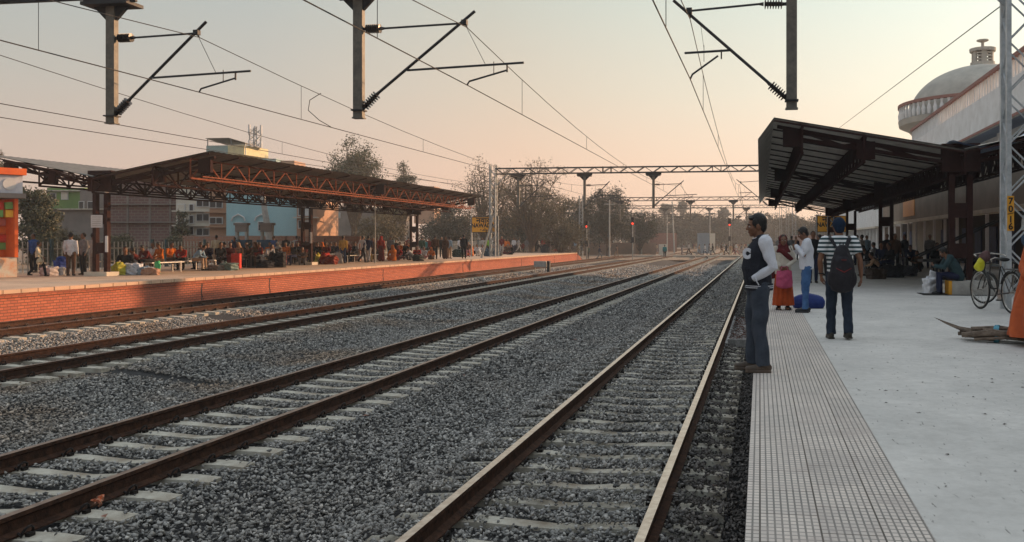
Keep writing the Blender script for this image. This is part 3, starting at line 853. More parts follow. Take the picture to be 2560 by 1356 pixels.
bb('recess_wall', 12.6, 13, -10, 84, .73, 3.6, pm('dark_interior_wall', (.07, .055, .045), (.04, .035, .03), .8, .9))  # shade inside the recess painted in as a dark wall colour
for i, y in enumerate(np.arange(26.0, 84, 3.4)):
    bb('arcade_column', 11.0, 11.13, y, y + .22, .73, 3.46, WHITEP)
    d_ = bb('door', 12.52, 12.6, y + .9, y + 2.4, .73, 2.9, pm('blue_door_paint', (.05, .07, .14), (.03, .04, .08), 2, .6))
bb('lit_panel', 10.93, 10.99, 67, 72, 3.95, 5.7, pm('orange_poster', (.75, .36, .14), (.62, .30, .16), .8, .7))
l_ = thing('long_white_shed', 'long white station wing with narrow pillars beyond the canopy', 'building', (10.8, 84, .73))
m = MB().box((0, 0, 2.7), (9, 46, 5.2)); m.build('wall', WHITEP, l_)
MB().box((-.5, 0, 2.55), (0, 46, 2.7)).build('ledge', CREAM, l_)
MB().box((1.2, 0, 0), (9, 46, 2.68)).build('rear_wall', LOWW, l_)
for k in range(17): MB().box((0, k * 2.7, 0), (.3, k * 2.7 + .35, 2.54)).build('pillar', WHITEP, l_)
# domed tower
tw = thing('domed_tower', 'white domed tower with round balustraded balcony and slotted lantern', 'tower', (16.1, 69, .73))
DOMEM = pm('pale_dome_plaster', (.46, .44, .39), (.34, .325, .29), .9, .85, 0, .2, 9, detail=8)
z0 = .73
MB().lathe([(4.9, 0), (4.9, 9.2), (5.2, 9.55), (5.85, 9.85), (5.92, 10.25), (5.6, 10.3), (4.4, 10.3)], n=64).build('drum', DOMEM, tw, smooth=False)
prof = []
for k in range(25):
    a = k / 24 * math.pi / 2; prof.append((5.1 * math.cos(a), 10.75 + 3.45 * math.sin(a)))
MB().lathe([(5.1, 10.3), (5.1, 10.75)] + prof, n=64).build('dome', DOMEM, tw, smooth=True)
MB().lathe([(5.95, 11.22), (5.95, 11.42), (5.6, 11.42), (5.6, 11.22), (5.95, 11.22)], n=64).build('balcony_rail', TRIM, tw)
m = MB()
for k in range(72):
    a = 2 * math.pi * k / 72
    m.tube([(5.78 * math.cos(a), 5.78 * math.sin(a), 10.3), (5.78 * math.cos(a), 5.78 * math.sin(a), 10.7), (5.78 * math.cos(a), 5.78 * math.sin(a), 11.0), (5.78 * math.cos(a), 5.78 * math.sin(a), 11.23)], [.10, .15, .07, .11], 6)
m.build('balcony_balusters', WHITEP, tw)
lan = MB().lathe([(.85, 14.4), (.85, 14.85), (.72, 14.85)], n=24).lathe([(.72, 15.62), (.9, 15.62), (.92, 15.85), (.0, 15.9)], n=24)
for k in range(6):
    a = k * math.pi / 3 + .2; lan.lathe([(.72, 14.8), (.76, 14.8), (.76, 15.65), (.62, 15.65), (.62, 14.8)], n=3, a0=a, a1=a + .5)
for z in (14.95, 15.2, 15.42): lan.lathe([(.62, z), (.74, z), (.74, z + .12), (.62, z + .12), (.62, z)], n=24)
lan.build('lantern', DOMEM, tw).location.z = -.42
MB().lathe([(.12, 15.88), (.10, 16.3), (.42, 16.42), (.42, 16.5), (0, 16.55)], n=16).build('finial', DOMEM, tw).location.z = -.42
# ------------------------------------------------------------ station name boards
FONTD = None
def board(loc, label, urdu='\ufee9\u0627\u062f \u0627\ufeee\ufee7'[::1]):
    o = thing('station_name_board', label, 'station sign', loc)
    MB().box((-1.15, -.04, 2.16), (1.15, .03, 3.44)).build('panel', YEL, o)
    m = MB()
    for a, c in (((-1.19, -.05, 2.12), (1.19, .04, 2.16)), ((-1.19, -.05, 3.44), (1.19, .04, 3.48)), ((-1.19, -.05, 2.16), (-1.15, .04, 3.44)), ((1.15, -.05, 2.16), (1.19, .04, 3.44))): m.box(a, c)
    m.build('border', LETTER, o)
    for x in (-1.22, 1.22): MB().box((x - .05, -.04, 0), (x + .05, .06, 3.6)).build('post', GALV, o)
    text('\u0928\u0935\u093e\u0926\u093e', .62, 'lettering', LETTER, o, (0, -.045, 2.98), bold=.022, sx=1.15)
    text('NAWADAH', .50, 'lettering', LETTER, o, (0, -.045, 2.57), bold=.022, sx=.92)
    text('\ufee7\ufeee\u0627\u062f\u0647'[::-1], .34, 'lettering', LETTER, o, (0, -.045, 2.26), bold=.01, sx=1.3)
    return o
board(at(1212, 79.5, .734), 'yellow station name board on the brick platform beside the lattice mast')
board(at(2079, 75.5, .734), 'yellow station name board at the far end of the paved platform')

# ------------------------------------------------------------ buildings beyond the far platform
WINM = pm('dark_window_glass', (.05, .055, .06), (.03, .03, .035), 2, .25)
FRM = pm('white_window_frame', (.6, .6, .6), (.5, .5, .5), 2, .6)
def house(name, label, cat, pxa, pxb, zc, ytop, mat, depth=5, wins=(), rz=None, group=None, z0=-.6, slabs=None, slabm=None):
    a = at(pxa, zc); w = (pxb - pxa) * zc / 2250; h = hz(zc, ytop) - z0
    o = thing(name, label, cat, (a[0], a[1], z0), YAW, group)
    MB().box((0, 0, 0), (w, depth, h)).build('wall', mat, o)
    for (u0, u1, yt, yb, pm_) in wins:      # front windows given by px columns and photo rows
        x0 = w * (u0 - pxa) / (pxb - pxa); x1 = w * (u1 - pxa) / (pxb - pxa)
        zt = hz(zc, yt) - z0; zb = hz(zc, yb) - z0
        f = MB().box((x0 - .06, -.09, zb - .06), (x1 + .06, -.002, zt + .06)).build('window', FRM, o)
        MB().box((x0, -.12, zb), (x1, -.093, zt)).build('pane', pm_ or WINM, f)
    for (yt, yb) in (slabs or []):
        MB().box((-.15, -.35, hz(zc, yb) - z0), (w + .15, -.003, hz(zc, yt) - z0)).build('floor_slab', slabm or CONC, o)
    return o
DKB = brickmat('dull_bare_brick', (.19, .11, .095), (.15, .09, .085), (.22, .18, .16), .5, .22, .03, 'XZ', .95, .5, .2, (.13, .09, .085), .3)
GRW = pm('bare_grey_render', (.24, .21, .19), (.17, .15, .14), .6, .95, 0, .2, 3)
GREENW = pm('green_house_paint', (.16, .26, .08), (.12, .21, .07), .6, .85)
BLUEW = pm('pale_blue_house_paint', (.33, .52, .56), (.28, .45, .50), .4, .85)
TANW = pm('tan_house_paint', (.42, .25, .17), (.34, .21, .14), .6, .85)
WHW = pm('offwhite_house_paint', (.60, .56, .48), (.5, .46, .4), .6, .85)
house('brick_building', 'unfinished dull brick building with pale concrete bands behind the canopy column', 'building', 272, 440, 69, 452, DKB, slabs=[(555, 558), (510, 513)], slabm=GRW)
o = bpy.data.objects['brick_building']
for u in (.27, .60, .9): MB().box((5.15 * u, -.06, 0), (5.15 * u + .16, -.003, 6.4)).build('concrete_pillar', GRW, o)
house('brick_building', 'low grey rendered building below the green house', 'building', 132, 272, 70, 522, GRW, slabs=[(522, 525)])
house('green_house', 'green painted house with a pale window behind the leafy bush', 'house', 118, 212, 84, 470, GREENW, wins=[(156, 170, 482, 498, FRM.name and WHW), (128, 140, 484, 500, None)], slabs=[(476, 479)])
house('brick_building', 'grey upper building with a narrow white window beside the green house', 'building', 200, 262, 80, 476, GRW, wins=[(200, 210, 505, 523, None), (222, 236, 505, 523, None)])
apt = [(446, 462, 512, 540, WHW), (446, 462, 550, 588, WHW)]
for y in (470, 500, 536, 572):
    for u in (494, 510): apt.append((u, u + 13, y, y + 16, None))
for y in (505, 545): apt.append((527, 540, y, y + 14, None)); apt.append((543, 556, y, y + 14, None))
apt += [(476, 484, y, y + 18, None) for y in (512, 540, 568)]
house('apartment_block', 'white and tan apartment block with stacked balcony windows', 'building', 440, 524, 67, 400, WHW, wins=[a for a in apt if a[0] < 524], depth=14, slabs=[(527, 530), (563, 566), (597, 600)], slabm=WHW)
house('apartment_block', 'tan balcony block joined beside the white apartment block', 'building', 524, 566, 66.5, 470, TANW, wins=[a for a in apt if a[0] > 524], slabs=[(530, 533), (566, 569)], slabm=TANW)
TEAL = pm('pale_teal_parapet', (.30, .42, .42), (.26, .37, .37), .5, .8)
rr = thing('rooftop_room', 'pale teal and cream rooftop parapet under a tilted sheet shade', 'rooftop room', at(516, 82, hz(82, 386)))
MB().box((0, 0, 0), (2.15, 4, .78)).build('parapet', TEAL, rr)
MB().box((2.15, -.05, -.1), (3.75, 4, .78)).build('cream_wall', pm('cream_yellow_paint', (.66, .60, .36), (.55, .5, .32), 3, .8), rr)
MB().prism([(.3, 1.35), (2.6, 1.35), (4.2, .9), (4.2, .93), (2.6, 1.39), (.3, 1.39)], (0, -.6, 0), (1, 0, 0), (0, 0, 1), (0, 3.2, -.25)).build('sheet_shade', SHEET, rr)
for x, h_ in ((.4, 1.35), (2.7, 1.3), (4.1, .92)): MB().bar((x, -.4, -.2 if x > 4 else .7), (x, -.4, h_), .06).build('shade_post', GALV, rr)
house('blue_house', 'pale blue house with small arched windows behind the benches', 'house', 566, 742, 66, 455, BLUEW, wins=[(591, 604, 558, 576, None), (648, 663, 556, 576, None)])
o = bpy.data.objects['blue_house']
for u in (597.5, 655.5):
    x0 = (u - 566) * 66 / 2250; z0_ = hz(66, 549) + .6
    MB().tube([(x0 - .5, -.13, z0_ - .12), (x0 - .4, -.13, z0_ + .15), (x0, -.13, z0_ + .38), (x0 + .4, -.13, z0_ + .15), (x0 + .5, -.13, z0_ - .12)], .06, 6).build('window_hood', FRM, o)
tan2 = []
for y in (520, 552): tan2 += [(748, 758, y, y + 18, None), (765, 774, y, y + 18, FRM)]
house('tan_house', 'tan two storey house with white windows right of the blue house', 'house', 742, 792, 65.5, 498, TANW, wins=tan2, slabs=[(543, 546)], slabm=WHW)
house('rooftop_block', 'boxy grey and tan roof block above the canopy near the tower', 'building', 640, 690, 140, 397, TEAL, z0=8)
house('rooftop_block', 'tan roof block beside the leafy tree above the canopy', 'building', 690, 736, 142, 402, TANW, z0=8)
house('rooftop_block', 'small pink roof block right of the leafy trees', 'building', 1035, 1086, 150, 466, TANW, z0=5)
house('brick_building', 'purple grey building behind the trunks of the leafy trees', 'building', 795, 1000, 110, 520, GRW, wins=[(815, 850, 533, 545, TEAL)])
house('low_brick_wall', 'low broken brick wall running behind the platform fence', 'wall', 440, 900, 62, 590, brickmat('old_red_brick', (.36, .16, .10), (.28, .13, .09), (.3, .24, .2), .4, .15, .02, 'XZ', .95, .5, .3, (.3, .2, .15), .6), depth=.3)
house('red_roof_shed', 'long low red roofed shed beyond the platform end', 'shed', 1625, 1692, 190, 583, pm('red_shed', (.25, .12, .09), (.2, .1, .08), 1, .9), depth=5)
house('signal_cabin', 'plain blue grey cabin wall beside the tracks in the haze', 'cabin', 1748, 1775, 170, 583, pm('blue_grey_cabin', (.22, .27, .31), (.19, .23, .27), 1, .9), depth=4)
house('signal_cabin', 'small cream cabin with a sunlit side beyond the tracks', 'cabin', 1777, 1788, 175, 584, WHW, depth=4)
house('relay_cabin', 'small white relay cabin by the standing man in teal', 'cabin', 1648, 1668, 140, 611, WHW, depth=2)
house('goods_shed', 'long pinkish gabled shed behind the right name board', 'shed', 1995, 2145, 140, 588, pm('pink_shed_roof', (.40, .27, .23), (.34, .24, .2), .4, .9), depth=6)
house('long_wall', 'long dusty boundary wall beyond the brick platform', 'wall', 1180, 1640, 150, 607, pm('dusty_wall', (.30, .20, .15), (.22, .16, .13), .5, .95), depth=.4)
for px, la in ((605, 'grey water stand with a blue tank left of the blue house window'), (668, 'grey water stand with a blue tank beside the leaning pole')):
    o = thing('water_stand', la, 'water stand', at(px, 56, .734))
    for x in (-.32, .32): MB().box((x - .07, -.1, 0), (x + .07, .1, 2.35)).build('leg', GREYP, o)
    MB().box((-.45, -.2, 2.35), (.45, .2, 2.5)).box((-.38, -.14, 1.95), (.38, .14, 2.35)).build('cap', GRW, o)
    MB().box((-.5, -.35, .85), (.5, .35, 1.45)).build('tank', pm('tank_deep_blue', (.02, .08, .14), (.015, .05, .09), 3, .6), o)
# telecom tower
tt = thing('telecom_tower', 'lattice telecom tower with antenna panels above the canopy roof', 'tower', at(638, 150, 0))
m = MB(); hh = hz(150, 318)
for a in (-1, 1):
    for b2 in (-1, 1): m.bar((a * .8, b2 * .8, 0), (a * .62, b2 * .62, hh), .14)
z = 0; k = 0
while z < hh - 1:
    for a in (-1, 1):
        m.bar((-.75, a * .75, z), (.75, a * .75, z + 1.1), .08).bar((.75, a * .75, z), (-.75, a * .75, z + 1.1), .08)
        m.bar((a * .75, -.75, z), (a * .75, .75, z + 1.1), .08)
    m.bar((-.75, -.75, z), (.75, -.75, z), .08); z += 1.1
m.build('mast', GALV, tt)
for i in range(9):
    a = i * .7; z = hh - 1.2 - (i // 3) * 2.6
    MB().box((1.05 * math.cos(a * 3) - .15, 1.05 * math.sin(a * 3) - .1, z), (1.05 * math.cos(a * 3) + .15, 1.05 * math.sin(a * 3) + .1, z + 1.5)).build('antenna', FRM, tt)

# ------------------------------------------------------------ trees
def leafmat(name, a, b, c): 
    m = pm(name, a, b, island=True, rough=.75, spec=.2)
    e = m.node_tree.nodes['Color Ramp'].color_ramp.elements.new(.5); e.color = (*c, 1)
    return m
BARK = pm('dusty_bark', (.13, .095, .07), (.07, .052, .04), 9, .95, 0, .4, 20)
LF1 = leafmat('dusty_olive_leaves', (.085, .09, .05), (.035, .042, .022), (.15, .14, .09))
LF2 = leafmat('brown_leaves', (.12, .095, .055), (.05, .045, .028), (.18, .145, .09))  # brown tones, varied leaf by leaf
LF3 = leafmat('dark_dusty_leaves', (.05, .052, .035), (.022, .026, .018), (.075, .07, .048))
def tree(label, px, zc, ytop, rad_px, leafm, nl=6000, ls=.16, seed=1, trunk=.3, flat=1.0, name='tree', bare=0, z0=-.5, limbs=16, gaps=.55, spread=1.0):
    nl = int(nl * 1.7); ls *= .72
    r_ = np.random.default_rng(seed); q = random.Random(seed)
    x, y, _ = at(px, zc); H = hz(zc, ytop) - z0; rad = rad_px * zc / 2250
    root = thing(name, label, 'tree', (x, y, z0))
    m = MB(); th = H * trunk; tw_ = max(.12, H * .035)
    m.tube([(0, 0, 0), (q.uniform(-.1, .1), 0, th * .5), (q.uniform(-.2, .2), q.uniform(-.2, .2), th)], [tw_, tw_ * .8, tw_ * .7], 8)
    cz = th + (H - th) * .5; vz = (H - th) * .55
    tips = []
    for i in range(limbs):
        a = i * 2.4 + q.uniform(-.3, .3); e = q.uniform(-.35, 1.0)
        ce = math.cos(e * 1.35); se = math.sin(e * 1.35)
        rr_ = q.uniform(.6, 1.0)
        tip = np.array((rad * spread * ce * math.cos(a) * rr_, rad * spread * ce * math.sin(a) * rr_, cz + vz * se * rr_))
        s0 = np.array((0, 0, th * q.uniform(.75, 1.0)))
        mid = s0 + (tip - s0) * .5 + np.array((q.uniform(-.1, .1) * rad, q.uniform(-.1, .1) * rad, .08 * H))
        m.tube([s0, mid, tip], [tw_ * .45, tw_ * .25, tw_ * .06], 5)
        tips.append(tip)
        for k in range(5 + bare * 3):
            t_ = q.uniform(.35, .95); b0 = s0 + (mid - s0) * t_ * 2 if t_ < .5 else mid + (tip - mid) * (t_ - .5) * 2
            L_ = rad * q.uniform(.25, .5)
            v = unit(np.array((q.gauss(0, 1), q.gauss(0, 1), q.gauss(.45, .8)))) * L_
            t2 = b0 + v
            m.tube([b0, b0 + v * .5 + np.array((0, 0, .04 * L_)), t2], [tw_ * .12, tw_ * .08, tw_ * .03], 4)
            tips.append(t2)
            if bare:
                for _k in range(3):
                    v2 = unit(np.array((q.gauss(0, 1), q.gauss(0, 1), q.gauss(.6, .8)))) * L_ * .5
                    b2 = b0 + v * q.uniform(.4, 1); m.tube([b2, b2 + v2], [tw_ * .04, tw_ * .02], 3)
    m.build('trunk', BARK, root)
    tips = np.array(tips)
    w = r_.random(len(tips)) > (1 - gaps) * .3
    tips = tips[w]
    c = tips[r_.integers(0, len(tips), nl)]
    sg = rad * (.15 if not bare else .12)
    p = c + r_.normal(0, 1, (nl, 3)) * sg * np.array([1, 1, .75]) * flat
    a1 = r_.normal(size=(nl, 3)); a1 /= np.linalg.norm(a1, axis=1)[:, None]
    a2 = r_.normal(size=(nl, 3)); a2 -= a1 * (a1 * a2).sum(1)[:, None]; a2 /= np.linalg.norm(a2, axis=1)[:, None]
    s = r_.uniform(.5, 1.2, nl)[:, None] * ls
    V = np.stack([p - a1 * s, p + a2 * s * .5, p + a1 * s, p - a2 * s * .5], 1).reshape(-1, 3)
    F = np.arange(nl * 4).reshape(-1, 4)
    link('crown', fastmesh('crown', V, F, 4, leafm), root)
    return root
tree('dense leafy tree rising above the canopy beside the roof blocks', 886, 92, 368, 72, LF1, 9000, .17, 3, .35, limbs=20)
tree('smaller leafy tree right of the dense tree above the canopy', 1008, 98, 418, 40, LF1, 5000, .16, 4, .4)
tree('leafy tree trunk group behind the third canopy column', 960, 86, 520, 60, LF2, 6000, .15, 5, .3)
tree('nearly bare wide tree behind the yellow name board', 1215, 112, 420, 92, LF2, 4200, .16, 6, .2, bare=1, limbs=22)
tree('tall bare tree with many fine limbs right of the mast', 1330, 108, 414, 98, LF2, 6500, .15, 7, .18, bare=1, limbs=24)
tree('low brown tree behind the end of the brick platform', 1400, 104, 500, 70, LF2, 5200, .17, 8, .15, bare=1)
tree('dark round tree with a rounded top left of the signals', 1520, 140, 482, 60, LF3, 9000, .24, 9, .2, limbs=22)
tree('dark broad tree filling the gap behind the first red signal', 1450, 145, 512, 60, LF3, 8000, .26, 10, .15)
tree('dark low tree beyond the second red signal', 1600, 150, 535, 46, LF3, 6000, .26, 11, .15)
tree('dark dense tree left of the yellow name board', 1120, 120, 520, 70, LF3, 7500, .24, 12, .12)
tree('dark dense tree right behind the yellow name board', 1290, 128, 520, 75, LF3, 7500, .26, 25, .12)
tree('leafy bush like tree between the stall and the canopy column', 98, 52, 470, 62, LF1, 9000, .13, 13, .12, limbs=20)
tree('brown bush below the leafy tree by the fence', 175, 47, 585, 52, LF2, 5000, .10, 14, .08)
tree('small bush at the foot of the brick building', 300, 55, 582, 38, LF1, 3500, .10, 15, .1)
tree('tree top showing at the left edge above the canopy', -25, 70, 358, 46, LF2, 5000, .15, 16, .5)
tree('sparse sapling before the white apartment block', 452, 66, 520, 22, LF1, 1500, .10, 17, .3, bare=1)
tree('brown shrub before the white apartment block', 436, 60, 585, 38, LF1, 3000, .10, 27, .1)
tree('low leafy tree behind the middle canopy column', 800, 80, 548, 40, LF2, 4000, .13, 18, .2)
for i, (px, zc, yt, rp) in enumerate([(1640, 230, 548, 40), (1690, 240, 530, 38), (1735, 260, 540, 38), (1790, 250, 545, 40), (1845, 300, 548, 36), (1880, 380, 565, 25), (1930, 300, 552, 40), (1985, 260, 545, 45), (2050, 240, 548, 55), (2120, 230, 550, 50), (1665, 330, 508, 16), (1705, 330, 505, 15), (1810, 340, 520, 14)]):
    words = ['hazy tree left of the pole group', 'hazy tree behind the red roofed shed', 'hazy tree behind the blue grey cabin', 'hazy tree behind the right signal', 'faint tree near the end of the line', 'faintest tree at the vanishing tracks', 'hazy tree just left of the near canopy', 'hazy tree below the canopy eave', 'hazy tree behind the gabled shed', 'hazy tree behind the canopy columns', 'tall hazy palm like tree far off', 'second tall hazy palm like tree far off', 'slim hazy tree above the far treeline'][i]
    tree(words, px, zc, yt, rp, LF3, 4500 if i < 10 else 1500, .5, 40 + i, .12 if i < 10 else .7, limbs=14)
m = MB()
tag(litter('far_treeline', [], 1, 1, LF3, 'x', 'trees'), None)
bpy.data.objects.remove(bpy.data.objects['far_treeline'])
P_ = []
nl = 26000
pxs = rng.uniform(1080, 2250, nl); zc_ = rng.uniform(300, 420, nl)
hh = 7 + 3.5 * np.sin(pxs * .021) + 2.0 * np.sin(pxs * .053 + 1) + rng.normal(0, .8, nl)
X = (pxs - 1900) * zc_ * .9888 / 2250; Y = (zc_ + .1494 * X) / .9888; Z = rng.random(nl) ** .8 * hh
p = np.stack([X, Y, Z], 1); a1 = rng.normal(size=(nl, 3)); a1 /= np.linalg.norm(a1, axis=1)[:, None]; a2 = np.cross(a1, rng.normal(size=(nl, 3)))
s = rng.uniform(.5, 1.1, nl)[:, None]
V = np.stack([p - a1 * s, p + a2 * s * .5, p + a1 * s, p - a2 * s * .5], 1).reshape(-1, 3)
tag(link('far_treeline', fastmesh('far_treeline', V, np.arange(nl * 4).reshape(-1, 4), 4, LF3)), 'far off belt of hazy trees along the horizon', 'treeline', kind='stuff')

# ------------------------------------------------------------ posts, signals, fence, furniture
def post(px, y_foot, ytop, label, r=.06, z=.734, lean=0, name='lamp_post', arm=0):
    x, y, z_ = feet(px, y_foot, z); zc = (CZ - z) * 2250 / (y_foot - 602); h = hz(zc, ytop) - z
    o = thing(name, label, 'post', (x, y, z))
    MB().tube([(0, 0, 0), (lean, 0, h)], [r, r * .7], 8).build('pole', GREYP, o)
    if arm: MB().tube([(lean, 0, h - .1), (lean + arm * .6, 0, h + .15), (lean + arm, 0, h + .1)], .03, 6).build('arm', GREYP, o); MB().ell((lean + arm, 0, h + .06), (.28, .1, .06)).build('lamp_head', GREYP, o)
post(1180, 639, 505, 'tall thin grey post left of the yellow name board', name='lamp_post')
post(1204, 645, 540, 'shorter leaning grey post before the yellow name board', .1, lean=1.0)
post(938, 658, 505, 'thin pale post standing behind the walking men', .05)
post(1128, 641, 600, 'short white post beside the shawled group', .10)
def fp(px, zc, ytop, label, r=.12, lean=0):
    x, y, _ = at(px, zc); h = hz(zc, ytop) + .3
    o = thing('utility_pole', label, 'pole', (x, y, -.3))
    MB().tube([(0, 0, 0), (lean, 0, h)], [r, r * .7], 8).build('pole', GREYP, o)
    MB().bar((lean - .8, 0, h - .6), (lean + .8, 0, h - .6), .1).build('crossarm', GREYP, o)
fp(1524, 125, 500, 'pale utility pole between the two red signals')
fp(1668, 175, 538, 'thin pole beside the leaning timber pole')
fp(1686, 170, 504, 'tall dark timber pole in the haze', .16, -.4)
fp(1775, 160, 525, 'utility pole beside the blue grey cabin')
fp(1604, 150, 525, 'pole left of the red roofed shed')
fp(1622, 155, 545, 'short pole behind the relay cabin', .1)
o = thing('leaning_pole', 'thick leaning concrete pole behind the canopy above the benches', 'pole', at(688, 60, -.3))
MB().tube([(0, 0, 0), (-.9, 0, 5.4)], [.26, .17], 10).bar((-1.7, 0, 5.2), (-.7, 0, 5.0), .08).build('pole', GREYP, o)
REDL = emit('red_signal_lamp', (1.0, .05, .02), 2.5)
def signal(px, zc, ytop, ybot, label):
    x, y, _ = at(px, zc); o = thing('railway_signal', label, 'signal', (x, y, -.25)); top = hz(zc, ytop) + .25; hb = hz(zc, ybot) + .25
    MB().tube([(0, 0, 0), (0, 0, hb + .1)], .075, 8).build('post', GREYP, o)
    MB().box((-.22, -.1, hb), (.22, .1, top)).box((-.22, -.32, top - .05), (.22, -.1, top)).build('signal_head', DARKST, o)
    n = 3; st = (top - hb) / n
    for k in range(n):
        zz = hb + st * (k + .5)
        a = MB().tube([(0, -.1, zz), (0, -.14, zz)], .12, 12).build('lamp', REDL if k == 0 else BLACKM, o)
        MB().lathe([(.14, 0), (.14, .25)], n=10, a0=0, a1=math.pi).build('lamp_hood', DARKST, o).matrix_local = Matrix.Translation((0, -.1, zz)) @ Matrix.Rotation(R(90), 4, 'X')
    MB().box((-.18, -.12, hb - 2.2), (.18, .12, hb - 1.5)).build('relay_box', DARKST, o)
    MB().tube([(.25, .1, 0), (.25, .1, hb)], .025, 5).build('ladder_rail', GREYP, o)
signal(1467, 106, 553, 570, 'left red signal standing at the end of the brick platform')
signal(1582, 112, 543, 563, 'middle red signal standing between the yard tracks')
signal(1824, 135, 546, 566, 'right red signal near the nearest track beyond the walkway')
def pickets(label, x, y0, y1, mat, h=1.35, st=.28):
    o = thing('picket_fence', label, 'fence', (x, y0, .734)); m = MB(); y = 0
    while y < y1 - y0:
        m.box((-.02, y - .02, 0), (.02, y + .02, h)); y += st
    m.build('pickets', mat, o)
    MB().box((-.045, 0, .35), (-.021, y1 - y0, .41)).box((-.045, 0, h - .35), (-.021, y1 - y0, h - .29)).build('rails', mat, o)
    m = MB(); y = 0
    while y < y1 - y0: m.box((.022, y - .06, 0), (.13, y + .06, h + .12)); y += 3.4
    m.build('posts', pm('dark_green_post_paint', (.05, .10, .11), (.04, .07, .08), 3, .7), o)
FENM = pm('chalky_fence_paint', (.48, .44, .38), (.36, .33, .28), 5, .8)
pickets('chalky picket fence along the back of the brick platform', -31.6, 26, 44, FENM)
pickets('long pale picket fence behind the seated crowd', -31.8, 44.4, 100, FENM)
# kiosk at the left frame edge
KA = R(62); kx, ky, _ = at(43, 34.5)
k_ = thing('kiosk', 'orange and red snack kiosk stacked with bright packets at the left edge', 'kiosk', (kx, ky, .734), KA)
ORG = pm('orange_kiosk_paint', (.85, .16, .03), (.7, .12, .03), 2, .6)
MB().box((-2.9, 0, 0), (0, 2.0, .75)).build('counter', pm('white_counter', (.68, .66, .55), (.75, .3, .12), 2, .6), k_)
MB().box((-2.9, .9, .755), (0, 2.0, 3.0)).build('back_shelves', ORG, k_)
MB().box((-.10, -.05, .76), (.02, .88, 3.0)).build('side_panel', ORG, k_)
MB().box((-3.0, -.3, 3.02), (.2, 2.1, 3.2)).build('roof', GRW, k_)
MB().box((-3.0, -.35, 3.9), (.2, 2.1, 4.15)).build('sign_board', ORG, k_)
MB().box((-2.9, -.25, 3.2), (.1, -.15, 3.88)).build('sign_panel', pm('white_sign_face', (.6, .6, .62), (.4, .42, .5), 2, .5), k_)
MB().tube([(-.35, -.25, 3.54), (-.35, -.28, 3.54)], .22, 18).build('sign_roundel', FRM, k_)
PKC = (('red', (.7, .06, .04), (.5, .05, .03)), ('yellow', (.85, .5, .06), (.7, .4, .05)), ('orange', (.8, .22, .04), (.7, .15, .04)), ('green', (.2, .4, .12), (.15, .3, .1)), ('pink', (.7, .25, .2), (.6, .2, .2)))
PK = [pm('packet_%s' % n, c, c2, 4, .4) for n, c, c2 in PKC]
RW = ['lowest', 'second lowest', 'third', 'fourth', 'fifth', 'topmost']
KM = Matrix.Translation((kx, ky, .734)) @ Matrix.Rotation(KA, 4, 'Z')
for r_ in range(6):
    for c in range(8):
        ci = (c * 3 + r_ * 2 + (c // 3)) % 5
        f_ = .34 if r_ > 3 else .84   # the top rows hang forward at the counter edge
        p = MB().box((-.13, -.05, 0), (.13, .05, .27)); pk = p.build('snack_packet', PK[ci])
        pk.location = KM @ Vector((-2.55 + c * .33, f_ if r_ < 4 else .1, 1.05 + r_ * .31)); pk.rotation_euler = (0, rnd.uniform(-.1, .1), KA + rnd.uniform(-.2, .2))
        tag(pk, '%s snack packet %s from left in the %s row of the orange kiosk' % (PKC[ci][0], ['first', 'second', 'third', 'fourth', 'fifth', 'sixth', 'seventh', 'eighth'][c], RW[r_]), 'packet', 'snack packets hanging in the kiosk')
# benches
BEN = pm('bench_steel', (.55, .54, .52), (.4, .4, .4), 6, .35, .8)
be = thing('platform_bench', 'steel bench with thin legs under the seated people', 'bench', (-26.0, 36.2, .734), 0, 'steel benches on the brick platform')
MB().box((-.25, -1.1, .42), (.25, 1.1, .46)).build('seat', BEN, be)
for a in (-.9, .9):
    for b2 in (-.2, .2): MB().bar((b2, a, 0), (b2, a, .42), .04).build('leg', BEN, be)
note_kids(be)
for i, (x, y) in enumerate([(-26.6, 38.8), (-26.5, 41.4), (-26.6, 44.2), (-26.2, 52), (-26.2, 55), (-26.0, 58), (-26.0, 61.2)]):
    c = copy_tree(be); c.location = (x, y, .734)
for k, lb in enumerate(['steel bench by the white sacks', 'steel bench left of the red suitcase', 'steel bench carrying the man in light blue', 'steel bench behind the red suitcase', 'steel bench just past the middle column', 'steel bench behind the yellow sweater man', 'steel bench behind the two walking men', 'steel bench behind the red sari woman']):
    bpy.data.objects['platform_bench' + ('' if k == 0 else '.%03d' % k)]['label'] = lb
# trackside boxes
o = thing('trackside_box', 'grey trackside cabinet on thin legs between the third and fourth tracks', 'cabinet', feet(1351, 680, -.2))
MB().box((-.45, -.2, .35), (.45, .2, .8)).build('cabinet', GREYP, o)
for a in (-.4, .4): MB().bar((a, 0, -.1), (a, 0, .35), .05).build('leg', GREYP, o)
MB().box((.55, -.2, .0), (.75, .2, .8)).build('side_cabinet', DARKST, o)
m = MB()
V = []; F = []
for k, (x, y, z, c) in enumerate([(-5.35, 6.15, -.15, 0)]): pass
wq = random.Random(3); ww = MB(); VV = []; FF = []
for i in range(7):
    for k in range(6): VV.append((.022 * i - .066 + wq.uniform(-.008, .008), .02 * k - .05 + wq.uniform(-.008, .008), .02 + wq.uniform(-.022, .03)))
for i in range(6):
    for k in range(5): FF.append((i * 6 + k, (i + 1) * 6 + k, (i + 1) * 6 + k + 1, i * 6 + k + 1))
n_ = len(VV); VV += [(x, y, z - .006) for x, y, z in VV]; FF += [tuple(reversed([v + n_ for v in f])) for f in FF]
o = ww.add(VV, FF).build('plastic_wrapper', pm('orange_wrapper', (.70, .13, .03), (.55, .35, .25), 30, .4))
